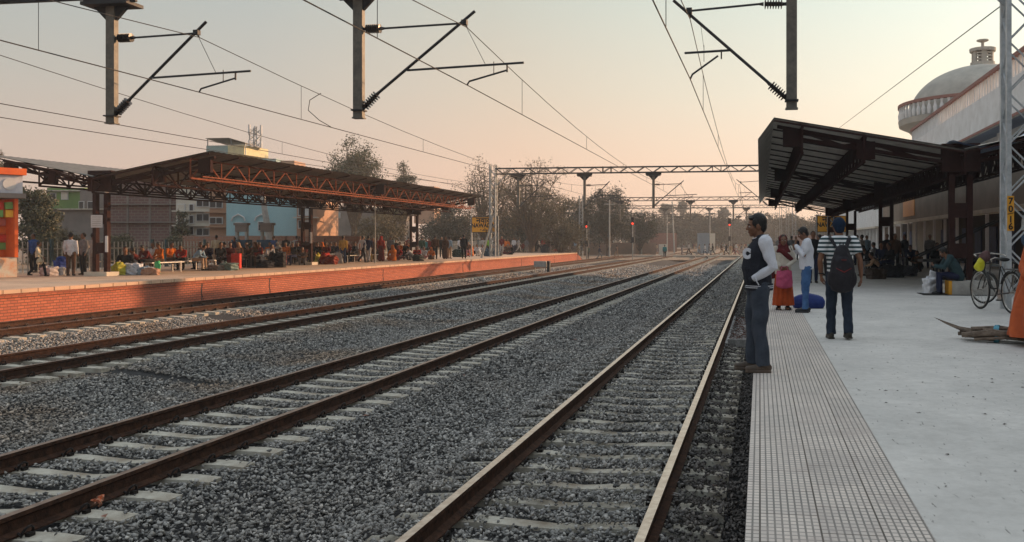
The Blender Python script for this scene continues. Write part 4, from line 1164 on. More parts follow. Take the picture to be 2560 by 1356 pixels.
o.location = (*feet(236, 1248, -.13)[:2], -.15); o.rotation_euler = (.7, .2, .6); tag(o, 'crumpled orange wrapper lying against the second track near rail', 'wrapper')
# ------------------------------------------------------------ people
SKINM = pm('brown_skin', (.20, .095, .055), (.17, .08, .045), 30, .55, spec=.4)
HAIRM = pm('black_hair', (.012, .010, .010), (.02, .017, .016), 60, .5, bump=.4, bscale=90)
def sphere_path(pts, rr, n=10, side=None, round0=True, round1=True):
    """tapered limb with rounded ends as one closed loft"""
    pts = [np.array(p, float) for p in pts]; R2 = [r if isinstance(r, tuple) else (r, r) for r in rr]
    d0 = unit(pts[0] - pts[1]); d1 = unit(pts[-1] - pts[-2]); P = []; Q = []
    r0 = min(R2[0]); r1 = min(R2[-1])
    if round0:
        for f, g in ((.95, .30), (.6, .80)): P.append(pts[0] + d0 * r0 * f); Q.append((R2[0][0] * g, R2[0][1] * g))
    P += pts; Q += R2
    if round1:
        for f, g in ((.6, .80), (.95, .30)): P.append(pts[-1] + d1 * r1 * f); Q.append((R2[-1][0] * g, R2[-1][1] * g))
    return P, Q
class Fig:
    """closed pieces that are fused into one continuous surface; every piece carries a material index"""
    def __init__(s): s.mb = MB(); s.seg = []
    def limb(s, pts, rr, tagi=0, side=None, n=12, r0=True, r1=True):
        P, Q = sphere_path(pts, rr, n, side, r0, r1)
        s.mb.tube(P, Q, n, side=side)
        for i in range(len(pts) - 1):
            a = rr[i] if isinstance(rr[i], tuple) else (rr[i], rr[i]); b = rr[i + 1] if isinstance(rr[i + 1], tuple) else (rr[i + 1], rr[i + 1])
            s.seg.append((np.array(pts[i], float), np.array(pts[i + 1], float), a, b, side, tagi))
        return s
    def ell(s, c, r, tagi=0, mat=None):
        s.mb.ell(c, r, mat, 14, 10)
        A = np.array(mat) if mat is not None else np.eye(3)
        s.seg.append((np.array(c, float), None, np.array(r, float), A, None, tagi)); return s
    def fuse(s, name, mats, voxel, parent=None, smooth=2, keep=None):
        me = bpy.data.meshes.new('t'); me.from_pydata(s.mb.v, [], s.mb.f); me.update()
        o = bpy.data.objects.new('t', me); col.objects.link(o)
        m = o.modifiers.new('r', 'REMESH'); m.mode = 'VOXEL'; m.voxel_size = voxel; m.use_smooth_shade = True
        if smooth:
            m = o.modifiers.new('s', 'SMOOTH'); m.iterations = smooth; m.factor = .5
        dg = bpy.context.evaluated_depsgraph_get()
        res = bpy.data.meshes.new_from_object(o.evaluated_get(dg)); bpy.data.objects.remove(o)
        res.name = name; res.materials.clear()
        for q in mats: res.materials.append(q)
        nf = len(res.polygons)
        if len(mats) > 1:
            C = np.zeros(nf * 3, np.float32); res.polygons.foreach_get('center', C); C = C.reshape(-1, 3).astype(float)
            best = np.full(nf, 1e9); idx = np.zeros(nf, np.int32)
            for a, b, ra, rb, side, tg in s.seg:
                if b is None:
                    L = (C - a) @ rb; d = (np.linalg.norm(L / ra, axis=1) - 1) * ra.mean()
                else:
                    ab = b - a; t = np.clip(((C - a) @ ab) / ab.dot(ab), 0, 1); p = a + t[:, None] * ab; v = C - p
                    dd = unit(ab); u = np.array(side, float) if side is not None else np.array((0, 0, 1.) if abs(dd[2]) < .9 else (1., 0, 0))
                    u = unit(u - dd * u.dot(dd)); w = np.cross(dd, u)
                    rx = ra[0] + (rb[0] - ra[0]) * t; ry = ra[1] + (rb[1] - ra[1]) * t
                    d = (np.sqrt((v @ u / rx) ** 2 + (v @ w / ry) ** 2 + (v @ dd / np.minimum(rx, ry)) ** 2) - 1) * np.minimum(rx, ry)
                k = d < best; best[k] = d[k]; idx[k] = tg
            res.polygons.foreach_set('material_index', idx)
        res.polygons.foreach_set('use_smooth', [True] * nf); res.update()
        return res if parent is None else link(name, res, parent)
X3 = (1, 0, 0)
def rotm(yaw=0, pitch=0, roll=0):
    return np.array((Matrix.Rotation(yaw, 3, 'Z') @ Matrix.Rotation(pitch, 3, 'X') @ Matrix.Rotation(roll, 3, 'Y')))
# joints of a 1.70 m person facing +Y
def J(**kw):
    j = dict(pel=(0, 0, .93), waist=(0, .0, 1.08), chest=(0, .0, 1.27), neck=(0, -.015, 1.45), head=(0, .015, 1.585),
             shL=(-.185, 0, 1.405), elL=(-.235, -.02, 1.13), wrL=(-.23, .06, .89), shR=(.185, 0, 1.405), elR=(.235, -.02, 1.13), wrR=(.23, .06, .89),
             hiL=(-.09, 0, .90), knL=(-.10, .02, .48), anL=(-.10, -.01, .09), hiR=(.09, 0, .90), knR=(.10, .02, .48), anR=(.10, -.01, .09), hy=0, hp=0, toe=1)
    j.update(kw); return j
POSES = {
 'stand': J(),
 'pocket': J(elR=(.29, -.10, 1.15), wrR=(.17, .06, .98), elL=(-.27, -.06, 1.14), wrL=(-.17, .08, .98), anL=(-.13, .02, .09)),
 'fold': J(elR=(.24, .04, 1.16), wrR=(.02, .22, 1.16), elL=(-.24, .04, 1.15), wrL=(-.02, .24, 1.10), hp=-.2),
 'walk': J(hiL=(-.09, 0, .89), knL=(-.09, .24, .52), anL=(-.09, .30, .11), knR=(.09, -.08, .49), anR=(.09, -.36, .17), elL=(-.24, -.13, 1.15), wrL=(-.23, -.12, .92), elR=(.24, .06, 1.14), wrR=(.22, .24, .97), chest=(0, .03, 1.27), waist=(0, .01, 1.08), head=(0, .06, 1.58)),
 'bend': J(chest=(0, .10, 1.24), neck=(0, .17, 1.40), head=(0, .26, 1.50), shL=(-.18, .14, 1.36), shR=(.18, .14, 1.36), elL=(-.22, .22, 1.12), wrL=(-.12, .38, 1.05), elR=(.22, .22, 1.12), wrR=(.12, .38, 1.05), hp=-.5),
 'sit': J(pel=(0, -.02, .53), waist=(0, .0, .68), chest=(0, .05, .88), neck=(0, .08, 1.06), head=(0, .13, 1.19), shL=(-.18, .05, 1.01), shR=(.18, .05, 1.01), elL=(-.24, .12, .76), wrL=(-.12, .34, .66), elR=(.24, .12, .76), wrR=(.12, .36, .64),
          hiL=(-.10, 0, .52), knL=(-.12, .43, .53), anL=(-.12, .44, .09), hiR=(.10, 0, .52), knR=(.12, .43, .53), anR=(.12, .40, .09), hp=-.25),
 'lean': J(pel=(0, -.02, .53), waist=(0, .05, .67), chest=(0, .20, .84), neck=(0, .33, .97), head=(0, .43, 1.07), shL=(-.18, .28, .94), shR=(.18, .28, .94), elL=(-.20, .36, .68), wrL=(-.05, .52, .62), elR=(.20, .36, .68), wrR=(.05, .52, .62),
          hiL=(-.10, 0, .52), knL=(-.14, .43, .53), anL=(-.13, .46, .09), hiR=(.10, 0, .52), knR=(.14, .43, .53), anR=(.13, .42, .09), hp=-.5),
 'floor': J(pel=(0, 0, .13), waist=(0, .02, .28), chest=(0, .06, .48), neck=(0, .10, .66), head=(0, .15, .79), shL=(-.18, .08, .61), shR=(.18, .08, .61), elL=(-.26, .18, .38), wrL=(-.14, .36, .30), elR=(.26, .18, .38), wrR=(.14, .36, .30),
            hiL=(-.09, .02, .14), knL=(-.36, .30, .20), anL=(.02, .38, .09), hiR=(.09, .02, .14), knR=(.36, .30, .20), anR=(-.06, .30, .09), hp=-.2),
 'squat': J(pel=(0, -.08, .22), waist=(0, -.02, .36), chest=(0, .10, .54), neck=(0, .20, .70), head=(0, .27, .82), shL=(-.17, .17, .65), shR=(.17, .17, .65), elL=(-.24, .33, .46), wrL=(-.05, .45, .42), elR=(.24, .33, .46), wrR=(.05, .45, .42),
            hiL=(-.09, -.06, .22), knL=(-.15, .30, .50), anL=(-.12, .14, .09), hiR=(.09, -.06, .22), knR=(.15, .30, .50), anR=(.12, .14, .09), hp=-.3),
}
def simple_person(j, dress='trousers', shawl=False, cap=False):
    """material slots: 0 skin, 1 top, 2 lower, 3 hair, 4 shoes, 5 shawl"""
    f = Fig(); g = lambda k: np.array(j[k], float)
    top = 1
    f.limb([g('pel') - (0, 0, .04), g('waist'), g('chest'), (g('shL') + g('shR')) / 2 - (0, 0, .03)], [(.168, .115), (.150, .105), (.180, .120), (.165, .085)], top, X3)
    f.limb([g('neck') - (0, 0, .05), g('neck') + (g('head') - g('neck')) * .6], [.058, .052], 0)
    H = g('head'); A = rotm(j['hy'], j['hp'])
    f.ell(H + A @ (0, 0, .012), (.078, .098, .118), 0, A).ell(H + A @ (0, .085, -.012), (.017, .025, .025), 0, A).ell(H + A @ (0, .025, -.07), (.05, .06, .05), 0, A)
    if shawl: f.ell(H + A @ (0, -.018, .018), (.100, .108, .130), 5, A).limb([H - (0, .05, .05), g('neck') - (0, .03, .03), g('chest') + (0, 0, .02)], [(.10, .10), (.15, .12), (.215, .150)], 5, X3)
    else: f.ell(H + A @ (0, -.022, .035), (.086, .098, .108), 1 if cap else 3, A)
    for s in 'LR':
        f.limb([g('sh' + s) - (g('sh' + s) - g('chest')) * .15, g('sh' + s), g('el' + s), g('wr' + s)], [.07, .066, .052, .040], top)
        d = unit(g('wr' + s) - g('el' + s)); f.limb([g('wr' + s), g('wr' + s) + d * .11], [(.030, .026), (.036, .020)], 0)
        if dress in ('trousers', 'kurta'):
            f.limb([g('hi' + s), g('kn' + s), g('an' + s) + (0, 0, .02)], [.098, .072, .058], 2)
        an = g('an' + s); f.limb([an + (0, -.03, -.045), an + (0, .14, -.055)], [(.045, .042), (.042, .032)], 4, X3)
    if dress == 'kurta':
        f.limb([g('pel'), g('pel') * .35 + (g('knL') + g('knR')) / 2 * .65 + (0, 0, .05)], [(.175, .12), (.215, .15)], 1, X3, r0=False, r1=False)
    if dress == 'sari':
        mid = (g('knL') + g('knR')) / 2; lo = (g('anL') + g('anR')) / 2
        f.limb([g('pel') + (0, 0, .05), mid, lo - (0, 0, .03)], [(.18, .14), (.20, .15), (.24, .18)], 2, X3, r0=False, r1=False)
    return f
FABRIC = {}
def cloth(c, rough=.9):
    k = tuple(round(x, 3) for x in c)
    if k not in FABRIC:
        FABRIC[k] = pm('cloth_%02d' % len(FABRIC), k, tuple(x * .6 for x in k), 7, rough, 0, .5, 16, detail=6, spec=.15)
    return FABRIC[k]
BASE = {}
def base(pose, dress, shawl, cap):
    k = (pose, dress, shawl, cap)
    if k not in BASE:
        f = simple_person(POSES[pose], dress, shawl, cap)
        BASE[k] = f.fuse('person', [SKINM] * 6, .020, None, 2)
    return BASE[k]
C_ = dict(white=(.62, .62, .64), grey=(.20, .20, .21), black=(.014, .014, .017), navy=(.018, .024, .06), red=(.40, .03, .02), maroon=(.15, .022, .02), orange=(.62, .16, .02), yellow=(.58, .36, .08),
          green=(.22, .46, .05), dgreen=(.03, .07, .045), blue=(.04, .10, .30), lblue=(.28, .42, .55), brown=(.10, .055, .035), tan=(.42, .28, .18), pink=(.50, .20, .20), teal=(.02, .20, .22), cream=(.58, .50, .36), lgrey=(.42, .40, .38), purple=(.10, .04, .10), denim=(.07, .10, .16))
ORD = ['%dth' % k for k in range(40)]
ORD[:18] = ['first', 'second', 'third', 'fourth', 'fifth', 'sixth', 'seventh', 'eighth', 'ninth', 'tenth', 'eleventh', 'twelfth', 'thirteenth', 'fourteenth', 'fifteenth', 'sixteenth', 'seventeenth', 'eighteenth']
COUNT = {}
NAMES_ = dict(lgrey='light grey', dgreen='dark green', lblue='light blue')
def crowd(x, y, z, pose, face, topc, lowc, dress='trousers', shawl=None, cap=False, s=1.0, where='', grp=None, verb=None):
    me = base(pose, dress, bool(shawl), cap)
    o = link('person', me); o.location = (x, y, z); o.rotation_euler = (0, 0, R(face)); o.scale = (s, s, s)
    for i, m_ in ((0, SKINM), (1, cloth(C_[topc])), (2, cloth(C_[lowc])), (3, HAIRM), (4, cloth((.03, .025, .02))), (5, cloth(C_[shawl] if shawl else (.1, .1, .1)))):
        if i < len(o.material_slots): o.material_slots[i].link = 'OBJECT'; o.material_slots[i].material = m_
    v = dict(stand='standing', pocket='standing', fold='standing', walk='walking', bend='bending', sit='sitting', lean='hunched sitting', floor='floor sitting', squat='squatting')[pose]
    t_ = NAMES_.get(topc, topc); l_ = NAMES_.get(lowc, lowc)
    d = '%s person in %s %s' % (v, t_, 'and %s' % l_ if not shawl else 'with %s shawl' % NAMES_.get(shawl, shawl))
    key = (where, d); COUNT.setdefault(key, []).append(o)
    o['label'] = d + ' ' + where; o['category'] = 'person'
    o['group'] = grp or 'people waiting on the brick platform'
    return o
def finish_labels():
    for (w, d), os_ in COUNT.items():
        if len(os_) > 1:
            for i, o in enumerate(sorted(os_, key=lambda q: (q.location.x * 2250 / .9888) / (q.location.y * .9888 - q.location.x * .1494))):
                o['label'] = '%s %s, %s from left' % (d, w, ORD[i])
def P(px, yf, pose, face, top, low, where, z=.734, **kw):
    x, y, _ = feet(px, yf, z); return crowd(x, y, z, pose, face, top, low, where=where, **kw)
# --- far platform, left to right (photo column, photo row of the feet, ...)
w = 'by the fence left of first column'
P(95, 693, 'walk', -60, 'cream', 'black', w, s=.80, dress='kurta')
P(84, 682, 'stand', 180, 'blue', 'black', w)
P(177, 690, 'stand', 20, 'white', 'brown', w); P(209, 688, 'stand', 160, 'grey', 'black', w); P(233, 686, 'pocket', -20, 'lgrey', 'lgrey', w)
w = 'among sacks right of first column'
P(317, 684, 'floor', 200, 'black', 'black', w, s=1.25); P(350, 680, 'squat', 120, 'maroon', 'grey', w, s=1.15); P(375, 682, 'lean', 170, 'maroon', 'black', w)
P(385, 676, 'sit', 190, 'white', 'tan', w); P(402, 680, 'sit', 160, 'orange', 'brown', w)
w = 'on benches left of red suitcase'
P(425, 675, 'sit', 250, 'orange', 'brown', w); P(458, 675, 'lean', 200, 'red', 'black', w); P(487, 677, 'lean', -80 + 360, 'lblue', 'tan', w); P(507, 673, 'sit', 160, 'brown', 'black', w)
P(522, 672, 'sit', 190, 'navy', 'black', w); P(541, 664, 'stand', 30, 'cream', 'tan', w); P(550, 674, 'sit', 230, 'black', 'black', w); P(566, 668, 'sit', 150, 'grey', 'navy', w)
w = 'just right of the red suitcase'
P(576, 672, 'sit', 210, 'maroon', 'maroon', w, dress='sari'); P(600, 671, 'sit', 170, 'brown', 'black', w, shawl='tan'); P(586, 664, 'stand', 180, 'navy', 'black', w, s=.93)
P(617, 668, 'sit', 200, 'black', 'navy', w); P(630, 669, 'lean', 180, 'brown', 'black', w, dress='kurta'); P(640, 669, 'sit', 190, 'red', 'brown', w, shawl='brown'); P(645, 663, 'sit', 160, 'tan', 'black', w)
w = 'left of the middle canopy column'
P(653, 669, 'sit', 150, 'maroon', 'black', w); P(668, 668, 'lean', 240, 'white', 'black', w); P(684, 660, 'stand', 170, 'blue', 'navy', w, s=.98); P(676, 664, 'sit', 200, 'orange', 'brown', w)
P(692, 667, 'lean', 180, 'black', 'black', w); P(697, 661, 'sit', 170, 'lgrey', 'grey', w, shawl='lgrey'); P(716, 664, 'sit', 190, 'orange', 'pink', w); P(715, 655, 'stand', 200, 'black', 'black', w)
P(742, 655, 'stand', 10, 'lgrey', 'brown', w); P(705, 668, 'floor', 180, 'black', 'black', w, s=1.1); P(735, 664, 'sit', 170, 'black', 'navy', w); P(755, 663, 'squat', 210, 'brown', 'grey', w, s=1.1); P(748, 660, 'sit', 160, 'black', 'black', w)
w = 'just right of the middle column'
P(782, 661, 'squat', 190, 'brown', 'black', w, s=1.1); P(797, 660, 'sit', 170, 'black', 'black', w); P(806, 658, 'sit', 200, 'orange', 'brown', w, shawl='orange'); P(818, 660, 'sit', 180, 'maroon', 'red', w, dress='sari'); P(830, 658, 'sit', 160, 'black', 'grey', w); P(840, 656, 'sit', 190, 'navy', 'white', w); P(812, 654, 'stand', 190, 'black', 'navy', w, s=.9)
w = 'left of the woman in red'
P(858, 659, 'stand', 5, 'yellow', 'denim', 'wearing a red scarf near the platform edge', cap=False)
P(870, 657, 'stand', 180, 'maroon', 'black', w, s=.8); P(882, 655, 'sit', 180, 'black', 'black', w); P(890, 655, 'sit', 170, 'grey', 'black', w); P(899, 652, 'stand', 180, 'black', 'black', w)
P(906, 658, 'walk', -25, 'white', 'black', w); P(921, 658, 'walk', 15, 'navy', 'lgrey', w); P(933, 655, 'stand', 200, 'brown', 'yellow', w, s=.93, dress='kurta')
w = 'around the woman in red'
P(944, 650, 'stand', 170, 'purple', 'black', w, s=.95); P(953, 654, 'stand', 5, 'red', 'maroon', w, dress='sari', shawl='red'); P(976, 649, 'stand', 190, 'grey', 'black', w); P(985, 653, 'floor', 60, 'orange', 'orange', w, dress='sari', shawl='orange', s=1.2)
P(995, 651, 'floor', 200, 'red', 'maroon', w, s=1.15, shawl='maroon'); P(1003, 650, 'sit', 150, 'orange', 'orange', w); P(990, 647, 'stand', 180, 'black', 'navy', w, s=.85); P(1012, 650, 'sit', 210, 'black', 'black', w); P(1021, 645, 'stand', 20, 'maroon', 'black', w)
w = 'near the third canopy column'
P(1031, 651, 'squat', 100, 'white', 'grey', w); P(1043, 651, 'squat', 200, 'red', 'black', w, s=1.1); P(1055, 645, 'stand', 0, 'dgreen', 'grey', w); P(1066, 643, 'stand', 180, 'teal', 'black', w, s=.9); P(1073, 643, 'stand', 190, 'maroon', 'black', w, s=.95)
P(1062, 647, 'floor', 180, 'white', 'pink', w); P(1079, 649, 'floor', 190, 'orange', 'brown', w, dress='sari', shawl='orange'); P(1088, 649, 'stand', 10, 'brown', 'black', w, s=1.05); P(1104, 644, 'stand', 190, 'black', 'black', w); P(1114, 648, 'stand', 180, 'brown', 'brown', w, shawl='brown', dress='sari'); P(1124, 647, 'stand', -20, 'lblue', 'tan', w)
w = 'below the brick platform name board'
P(1160, 647, 'stand', 10, 'black', 'black', w, s=1.1); P(1170, 643, 'sit', 200, 'brown', 'pink', w); P(1181, 641, 'floor', 80, 'orange', 'orange', w, s=1.15, shawl='orange'); P(1198, 640, 'squat', 160, 'white', 'white', w, s=1.15); P(1207, 639, 'squat', 190, 'white', 'navy', w, s=1.1)
P(1223, 638, 'stand', 30, 'green', 'black', w); P(1240, 638, 'bend', 170, 'black', 'maroon', w, s=.95); P(1254, 637, 'stand', 200, 'maroon', 'lgrey', w, s=1.08); P(1262, 635, 'stand', 190, 'orange', 'black', w, s=.92); P(1270, 637, 'floor', 190, 'brown', 'maroon', w, s=1.15); P(1279, 637, 'floor', 170, 'black', 'black', w, s=1.15)
w = 'near the brick platform end'
P(1285, 632, 'stand', 180, 'white', 'navy', w); P(1297, 632, 'walk', -60, 'lgrey', 'lgrey', w); P(1317, 631, 'stand', 170, 'grey', 'grey', w); P(1330, 631, 'stand', 10, 'navy', 'lgrey', w); P(1341, 631, 'stand', 190, 'black', 'black', w); P(1347, 631, 'walk', -70, 'white', 'black', w)
P(1359, 629, 'stand', 200, 'red', 'brown', w); P(1371, 632, 'bend', 180, 'brown', 'black', w, dress='kurta'); P(1383, 631, 'stand', 180, 'black', 'tan', w, s=.9); P(1395, 629, 'floor', 90, 'red', 'red', w, s=1.2); P(1407, 627, 'stand', 0, 'tan', 'brown', w, s=.9)
P(1419, 628, 'stand', 190, 'lgrey', 'lgrey', w, dress='kurta'); P(1431, 627, 'stand', 170, 'purple', 'black', w); P(1438, 628, 'stand', 150, 'lblue', 'grey', w, s=.8); P(1446, 628, 'stand', 200, 'tan', 'cream', w, s=.8); P(1456, 628, 'stand', 10, 'black', 'black', w, s=.95)
for i in range(30):
    px = 590 + i * 16 + rnd.uniform(-5, 5); yf = 672 - (px - 560) * .040 - rnd.uniform(6, 11)
    P(px, yf, rnd.choice(['sit', 'sit', 'squat', 'stand', 'lean']), rnd.choice([150, 180, 200, 20]), rnd.choice(['black', 'navy', 'brown', 'maroon', 'grey', 'purple', 'orange', 'dgreen']), rnd.choice(['black', 'navy', 'grey']), 'in the canopy back rows', s=rnd.uniform(.9, 1.05))
for i in range(16):
    P(1150 + i * 20 + rnd.uniform(-6, 6), 644 - i * 1.05 - rnd.uniform(4, 7), rnd.choice(['stand', 'sit', 'squat', 'walk']), rnd.choice([150, 180, 200, 20]), rnd.choice(['black', 'navy', 'white', 'maroon', 'grey', 'orange', 'lgrey']), rnd.choice(['black', 'navy', 'grey', 'tan']), 'behind the open platform edge', s=rnd.uniform(.9, 1.05))
# --- people crossing the tracks
w = 'on the tracks left of the walkway'; kw = dict(z=.012, grp='people crossing the tracks')
P(1470, 648, 'stand', 180, 'dgreen', 'black', w, z=-.2, grp=kw['grp']); P(1499, 650, 'walk', -80, 'navy', 'grey', w, z=-.2, grp=kw['grp']); P(1524, 642, 'stand', 170, 'black', 'navy', w, z=-.2, grp=kw['grp'], s=.95); P(1542, 645, 'walk', 60, 'brown', 'tan', w, z=-.2, grp=kw['grp'])
P(1642, 633, 'walk', 20, 'tan', 'grey', w, z=-.2, grp=kw['grp']); P(1662, 646, 'stand', 0, 'teal', 'black', w, z=-.2, grp=kw['grp'], s=1.05)
w = 'on the walkway across the tracks'
for a in ((1705, 'bend', -90, 'grey', 'navy'), (1723, 'walk', 90, 'lgrey', 'black'), (1748, 'walk', -90, 'tan', 'grey'), (1763, 'walk', 90, 'white', 'navy'), (1773, 'walk', -90, 'grey', 'grey'), (1782, 'walk', 90, 'black', 'black'),
          (1804, 'walk', -90, 'brown', 'tan'), (1816, 'walk', 90, 'black', 'black'), (1827, 'stand', 0, 'tan', 'cream'), (1834, 'walk', -90, 'brown', 'maroon'), (1841, 'walk', 90, 'white', 'pink'), (1855, 'walk', 70, 'grey', 'lgrey'), (1874, 'walk', -90, 'teal', 'black')):
    P(a[0], 638 + rnd.uniform(-.6, .6), a[1], a[2], a[3], a[4], w, z=.012, s=rnd.uniform(.92, 1.08), dress=rnd.choice(['trousers', 'kurta', 'trousers']), grp=kw['grp'])
w = 'far along the hazy tracks'
for i in range(26):
    P(1730 + i * 6.2 + rnd.uniform(-3, 3), 624 + rnd.uniform(-2, 4), rnd.choice(['walk', 'stand']), rnd.choice([0, 90, -90]), rnd.choice(['grey', 'lgrey', 'tan', 'maroon', 'navy', 'teal']), rnd.choice(['grey', 'black', 'tan']), w, z=-.2, grp='people far along the tracks')
# --- paved platform crowd
g_ = 'people waiting under the near canopy'
w = 'behind the man in the white sweater'
for a in ((1960, 658, 'stand', 20, 'black', 'black', {}), (1979, 655, 'stand', 10, 'grey', 'black', {}), (1990, 650, 'stand', 200, 'navy', 'black', {}), (2033, 708, 'stand', 190, 'black', 'navy', {}), (2045, 668, 'stand', 170, 'navy', 'black', {}), (2058, 660, 'stand', 30, 'grey', 'navy', {}), (1948, 650, 'stand', 0, 'lgrey', 'navy', {})):
    P(*a[:6], w, grp=g_, **a[6])
w = 'left of the striped shirt man'
for a in ((2066, 690, 'bend', 100, 'black', 'black'), (2075, 668, 'stand', 180, 'maroon', 'black'), (2086, 655, 'stand', 190, 'tan', 'brown')): P(*a, w, grp=g_)
w = 'right of the striped shirt man'
for a in ((2143, 664, 'stand', 150, 'white', 'navy'), (2155, 668, 'stand', 60, 'lgrey', 'black'), (2167, 660, 'stand', 200, 'lblue', 'black'), (2180, 690, 'lean', 120, 'black', 'grey'), (2190, 676, 'sit', 60, 'grey', 'black'), (2205, 682, 'sit', 160, 'navy', 'black'), (2218, 676, 'stand', 170, 'black', 'black'), (2196, 692, 'squat', 90, 'tan', 'black'), (2238, 680, 'stand', 190, 'brown', 'black'),
          (2228, 688, 'sit', 120, 'black', 'navy'), (2246, 672, 'sit', 200, 'grey', 'grey'), (2262, 672, 'stand', 120, 'black', 'navy'), (2280, 676, 'lean', 160, 'navy', 'black'), (2132, 660, 'stand', 10, 'black', 'black'), (2212, 664, 'sit', 190, 'maroon', 'black'), (2298, 680, 'squat', 150, 'brown', 'black')):
    P(*a, w, grp=g_)
w = 'in the shade beside the arcade wall'
for a in ((2340, 690, 'sit', 190, 'black', 'black'), (2420, 700, 'squat', 200, 'navy', 'black'), (2325, 672, 'stand', 170, 'grey', 'navy')): P(*a, w, grp=g_)

# ------------------------------------------------------------ luggage
def sack(label, px, yf, sx, sy, sz, c, cat='sack', name='sack', z=.734, seed=0, rough=.7, grp=None, tie=False):
    """slumped bag: squared body, gathered corners, folds pressed into the cloth"""
    q = random.Random(seed); f = Fig(); n = 4
    for k in range(n):
        u = (k + .5) / n - .5; h_ = sz * q.uniform(.78, 1.0) * (1 - .35 * abs(u)); w_ = sy * q.uniform(.85, 1.0)
        f.mb.box((u * sx - sx * .15, -w_ / 2, 0), (u * sx + sx * .15, w_ / 2, h_), rz=q.uniform(-.12, .12))
    f.ell((sx * .38, 0, sz * .62), (sx * .16, sy * .18, sz * .3)); f.ell((-sx * .36, sy * .1, sz * .7), (sx * .14, sy * .16, sz * .26))
    if tie: f.limb([(0, 0, sz * .85), (.03, 0, sz * 1.12)], [(.10, .05), (.13, .03)], 0, X3)
    me = f.fuse(name, [cloth(c, rough)], .02, None, 7)
    o = link(name, me); x, y, _ = feet(px, yf, z); o.location = (x, y, z - .01); o.rotation_euler = (0, 0, q.uniform(-.5, .5))
    C = np.zeros(len(me.vertices) * 3, np.float32); me.vertices.foreach_get('co', C); C = C.reshape(-1, 3); d = np.sin(C[:, 0] * 17 + 3 * np.sin(C[:, 2] * 13 + seed)) * np.sin(C[:, 2] * 11 + C[:, 1] * 9)
    C[:, :2] += (C[:, :2] - C[:, :2].mean(0)) * (.10 * d)[:, None]; C[:, 2] *= 1 + .07 * d; me.vertices.foreach_set('co', C.ravel()); me.update()
    return tag(o, label, cat, grp)
L_ = [('white woven sack lying left of the white shirted man', 138, 689, .75, .5, .42, (.55, .55, .55)), ('blue backpack standing by the picket fence', 152, 684, .5, .4, .75, (.03, .07, .32)), ('pale tied bundle beside the white shirted man', 122, 690, .5, .45, .42, (.5, .45, .45)),
      ('big white plastic sack right of the first canopy column', 318, 687, 1.05, .6, .55, (.62, .66, .74)), ('grey blue sack beside the big white sack', 351, 687, .8, .5, .42, (.30, .38, .46)), ('yellow sack behind the big white sack', 297, 688, .4, .4, .55, (.45, .42, .05)),
      ('brown bundle at the end of the sack row', 377, 688, .6, .4, .32, (.42, .24, .16)), ('green plastic bag by the orange clad sitter', 394, 684, .22, .2, .6, (.08, .5, .2)), ('light brown bundle on the floor left of the red suitcase', 539, 676, 1.0, .5, .3, (.28, .22, .18)),
      ('teal and tan bundle against the red suitcase', 572, 676, .8, .5, .42, (.22, .30, .27)), ('dark travel bag before the seated row', 662, 670, .8, .5, .42, (.02, .02, .025)), ('white cloth bag above the dark travel bag', 651, 669, .5, .3, .75, (.5, .47, .43)),
      ('black suitcase left of the middle canopy column', 694, 669, .7, .5, .9, (.015, .015, .018)), ('yellow sack leaning right of the middle canopy column', 786, 661, .55, .5, .75, (.50, .42, .05)), ('red travel bag right of the yellow sack', 822, 661, .9, .5, .6, (.25, .04, .02)),
      ('white carrier bag beside the yellow sweater man', 848, 659, .4, .3, .8, (.6, .6, .55)), ('dark round bundle near the third column', 1046, 653, .6, .5, .5, (.05, .05, .04)), ('dark green holdall left of the big black clad man', 1146, 643, .9, .6, .7, (.03, .05, .045)),
      ('blue black holdall under the name board', 1230, 641, 1.3, .7, .75, (.05, .09, .13)), ('black and white backpack on the brick platform', 1364, 632, .8, .6, 1.0, (.05, .05, .06)), ('brown bundle in front of the sitting pair', 1266, 636, 1.3, .6, .6, (.10, .05, .05)), ('dark bag right of the name board', 1246, 640, .6, .5, .55, (.02, .02, .025)),
      ('dark luggage heap under the near canopy', 2228, 694, .8, .6, .6, (.015, .015, .02)), ('brown sack beside the near canopy luggage heap', 2190, 698, .6, .5, .45, (.07, .05, .04)), ('grey bedroll on the luggage under the near canopy', 2262, 690, .8, .6, .5, (.06, .06, .07))]
for i, a in enumerate(L_): sack(*a[:6], a[6], seed=i + 3, grp='luggage on the platforms', name='bag' if 'bag' in a[0] or 'backpack' in a[0] or 'suitcase' in a[0] else 'sack', cat='bag' if 'bag' in a[0] or 'backpack' in a[0] or 'suitcase' in a[0] else 'sack')
o = thing('suitcase', 'bright red upright suitcase beside the seated crowd', 'suitcase', feet(591, 674)); o.rotation_euler = (0, 0, .2)
MB().box((-.2, -.13, .05), (.2, .13, .78)).build('shell', cloth((.65, .05, .03), .4), o)
m = MB().tube([(-.12, 0, .78), (-.12, 0, .98), (.12, 0, .98), (.12, 0, .78)], .014, 6); m.build('handle', DARKST, o)
for x in (-.15, .15): MB().ell((x, 0, .03), (.02, .1, .03)).build('wheel', BLACKM, o)
o = thing('umbrella', 'open dark umbrella propped on the brick platform end', 'umbrella', feet(1374, 631)); V = [(.55 * math.cos(a), .55 * math.sin(a), 1.15) for a in np.linspace(0, 2 * math.pi, 9)[:8]]
MB().add(V + [(0, 0, 1.45)], [(i, (i + 1) % 8, 8) for i in range(8)]).build('canopy', cloth((.02, .02, .03)), o); MB().tube([(0, 0, .6), (0, 0, 1.47)], .012, 5).build('shaft', DARKST, o)
